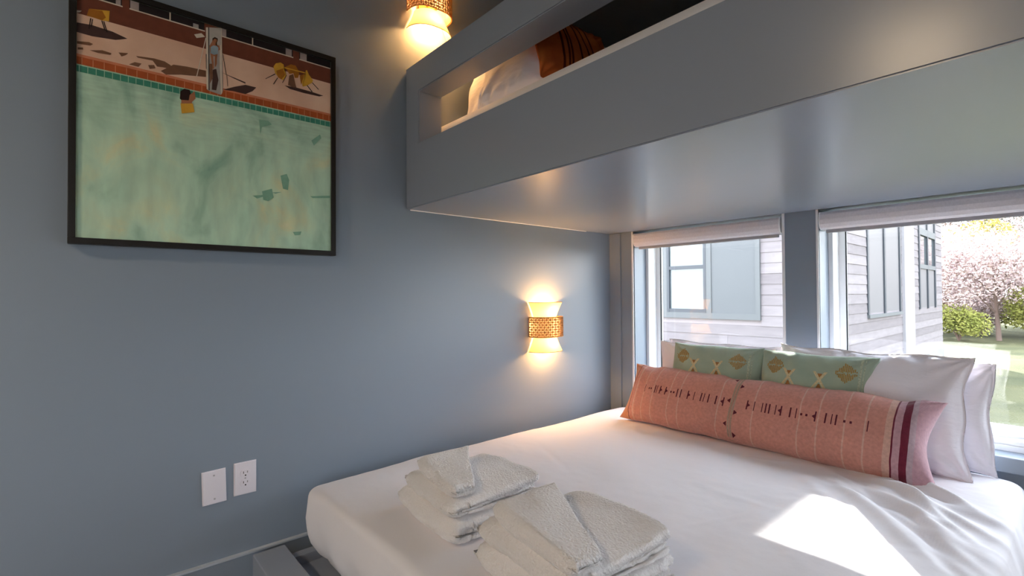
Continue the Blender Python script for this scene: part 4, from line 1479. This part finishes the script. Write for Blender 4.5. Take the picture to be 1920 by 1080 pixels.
def tree(name, x, y, h, w, label, cat, m, seed, count=2600, size=0.11, trunk=0.35, branches=7, tr=0.10, bare=False, group=None):
    rng = random.Random(seed)
    root = empty(name, (x, y, GZ))
    tag(root, label, cat, group)
    bm = bmesh.new()
    top = Vector((rng.uniform(-.2, .2), rng.uniform(-.2, .2), h * 0.75))
    cyl(bm, (0, 0, 0), top * 0.5, tr, tr * 0.65, 8)
    cyl(bm, top * 0.5, top, tr * 0.65, tr * 0.25, 8)
    obj('trunk', bm, bark, root)
    lobes = []
    for k in range(branches):
        a = 2 * PI * k / branches + rng.uniform(-.4, .4)
        s = h * rng.uniform(trunk, 0.6)
        e = Vector((math.cos(a) * w * 0.40 * rng.uniform(.5, 1), math.sin(a) * w * 0.40 * rng.uniform(.5, 1), min(h * 0.92, s + h * rng.uniform(0.12, 0.35))))
        bm = bmesh.new()
        st = top * (s / top.z) if s < top.z else top
        cyl(bm, st, e, tr * 0.4, tr * 0.1, 6)
        for q in range(4 if bare else 2):
            t = rng.uniform(0.4, 1)
            p = st.lerp(e, t)
            cyl(bm, p, p + Vector((rng.uniform(-.5, .5), rng.uniform(-.5, .5), rng.uniform(0.1, .6))) * w * 0.3, tr * 0.14, tr * 0.04, 5)
        obj('branch', bm, bark, root)
        rr = w * rng.uniform(0.20, 0.30)
        lobes.append((e.x, e.y, e.z, rr, rr, rr * rng.uniform(.7, 1)))
    lobes.append((top.x, top.y, h * 0.8, w * 0.3, w * 0.3, h * 0.2))
    fo = obj('foliage', leaves(rng, lobes, count, size), m, root)
    return root


def shrub(x, y, h, w, label, m, seed, count=1200, size=0.07, group='shrubs along the lawn edge'):
    rng = random.Random(seed)
    root = empty('leafy_shrub', (x, y, GZ))
    tag(root, label, 'shrub', group)
    bm = bmesh.new()
    for k in range(6):
        a = k * 1.05
        cyl(bm, (0, 0, 0), (math.cos(a) * w * .25, math.sin(a) * w * .25, h * .6), 0.025, 0.008, 5)
    obj('stem', bm, bark, root)
    lobes = [(rng.uniform(-.3, .3) * w, rng.uniform(-.3, .3) * w, h * rng.uniform(.35, .75), w * .3, w * .3, h * .28) for k in range(6)]
    obj('foliage', leaves(rng, lobes, count, size), m, root)


pink = leaf_mat('pink_blossom', '#9c8a8a', '#c8b5af')
pink2 = leaf_mat('mauve_twigs', '#978888', '#b8a6a0')
yellow = leaf_mat('yellow_leaves', '#8a7a34', '#a99a50')
olive = leaf_mat('yellow_green_leaves', '#666b30', '#898a48')
greenl = leaf_mat('grey_green_leaves', '#525c48', '#6f7a60')
tan = leaf_mat('tan_brush', '#7a6858', '#968272')
tree('blossom_tree', 0.2, 24.6, 3.9, 4.2, 'pink blossoming tree at the edge of the sunny lawn', 'tree', pink, 21, 16000, 0.045, trunk=0.22, branches=11, tr=0.08)
tree('blossom_tree', 2.9, 27.0, 4.2, 4.4, 'second pink tree further right behind the lawn', 'tree', pink, 22, 14000, 0.048, trunk=0.2, branches=11, tr=0.08)
tree('blossom_tree', -2.4, 28.0, 4.6, 4.6, 'pink tree partly hidden by the house corner', 'tree', pink, 41, 12000, 0.05, trunk=0.2, branches=11, tr=0.08)
tree('yellow_tree', -0.9, 31.0, 5.2, 3.8, 'yellow autumn tree rising behind the house corner', 'tree', yellow, 23, 9000, 0.055, trunk=0.2)
tree('tan_tree', 1.0, 33.0, 6.6, 5.0, 'tall sparse pinkish tree behind the blossom tree', 'tree', pink2, 24, 10000, 0.05, trunk=0.15, branches=12, bare=True)
tree('tan_tree', 3.6, 36.0, 9.4, 6.0, 'tall bare greyish tree reaching highest above the lawn', 'tree', pink2, 25, 8000, 0.045, trunk=0.2, branches=12, bare=True)
tree('evergreen_tree', 3.6, 31.0, 6.2, 3.6, 'grey-green tree between the pink trees', 'tree', greenl, 26, 4200, 0.08, trunk=0.2)
tree('yellow_tree', 6.4, 31.0, 6.5, 5.0, 'yellow tree furthest right of the lawn', 'tree', yellow, 27, 4200, 0.09, trunk=0.2)
tree('tan_tree', -4.2, 35.0, 7.5, 5.0, 'mauve bare tree left behind the house', 'tree', pink2, 28, 3600, 0.08, bare=True)
shrub(-0.75, 23.6, 1.7, 1.6, 'yellow-green shrub left of the blossom tree', olive, 31, 3600, 0.04)
shrub(1.35, 24.9, 2.1, 2.0, 'yellow-green shrub right of the blossom tree', olive, 32, 5200, 0.04)
shrub(2.3, 23.6, 0.9, 1.8, 'low tan brush heap at the lawn edge', tan, 33, 1800, 0.05)
shrub(4.0, 23.2, 1.0, 2.0, 'second tan brush heap further right at the lawn edge', tan, 34, 1600, 0.05)
shrub(4.9, 25.5, 2.2, 2.4, 'grey-green shrub right of the brush heaps', greenl, 35, 2200, 0.07)
shrub(-2.6, 24.4, 1.8, 2.2, 'grey-green shrub behind the house corner', greenl, 36, 1800, 0.07)
for k, (x, y, nm) in enumerate(((-1.3, 29.6, 'left'), (1.3, 29.8, 'middle'), (3.9, 29.4, 'right'))):
    shrub(x, y, 3.4, 3.0, 'tall %s brush thicket of the three behind the blossom tree' % ('pinkish ' + nm), pink if k != 1 else pink2, 60 + k, 5000, 0.06)
for k in range(7):
    shrub(-3.4 + k * 1.5, 27.4 + 0.5 * math.sin(k * 2.3), 1.7, 2.3, '%s low thicket in the hedge behind the blossom tree, number %s from the house' % (['pinkish', 'tan', 'mauve', 'olive', 'tan', 'mauve', 'pinkish'][k], ['one', 'two', 'three', 'four', 'five', 'six', 'seven'][k]), [pink, tan, pink2, olive, tan, pink2, pink][k], 80 + k, 2600, 0.06, group='low hedge thickets')
rngb = random.Random(77)
for k in range(9):
    x = -9 + k * 2.9
    y = 42 + rngb.uniform(-2, 2)
    tree('woodland_tree', x, y, rngb.uniform(7, 10), 5.6, ['mauve', 'tan', 'greyish', 'olive', 'pinkish', 'dusty', 'brownish', 'pale', 'dull'][k] + ' tree in the far woodland row, place %s' % ['one from left', 'two from left', 'three from left', 'four from left', 'middle', 'four from right', 'three from right', 'two from right', 'one from right'][k], 'tree',
         [pink2, tan, pink, greenl, pink2, tan, pink2, olive, pink][k], 100 + k, 2200, 0.12, group='far woodland row')

bpy.context.view_layer.update()
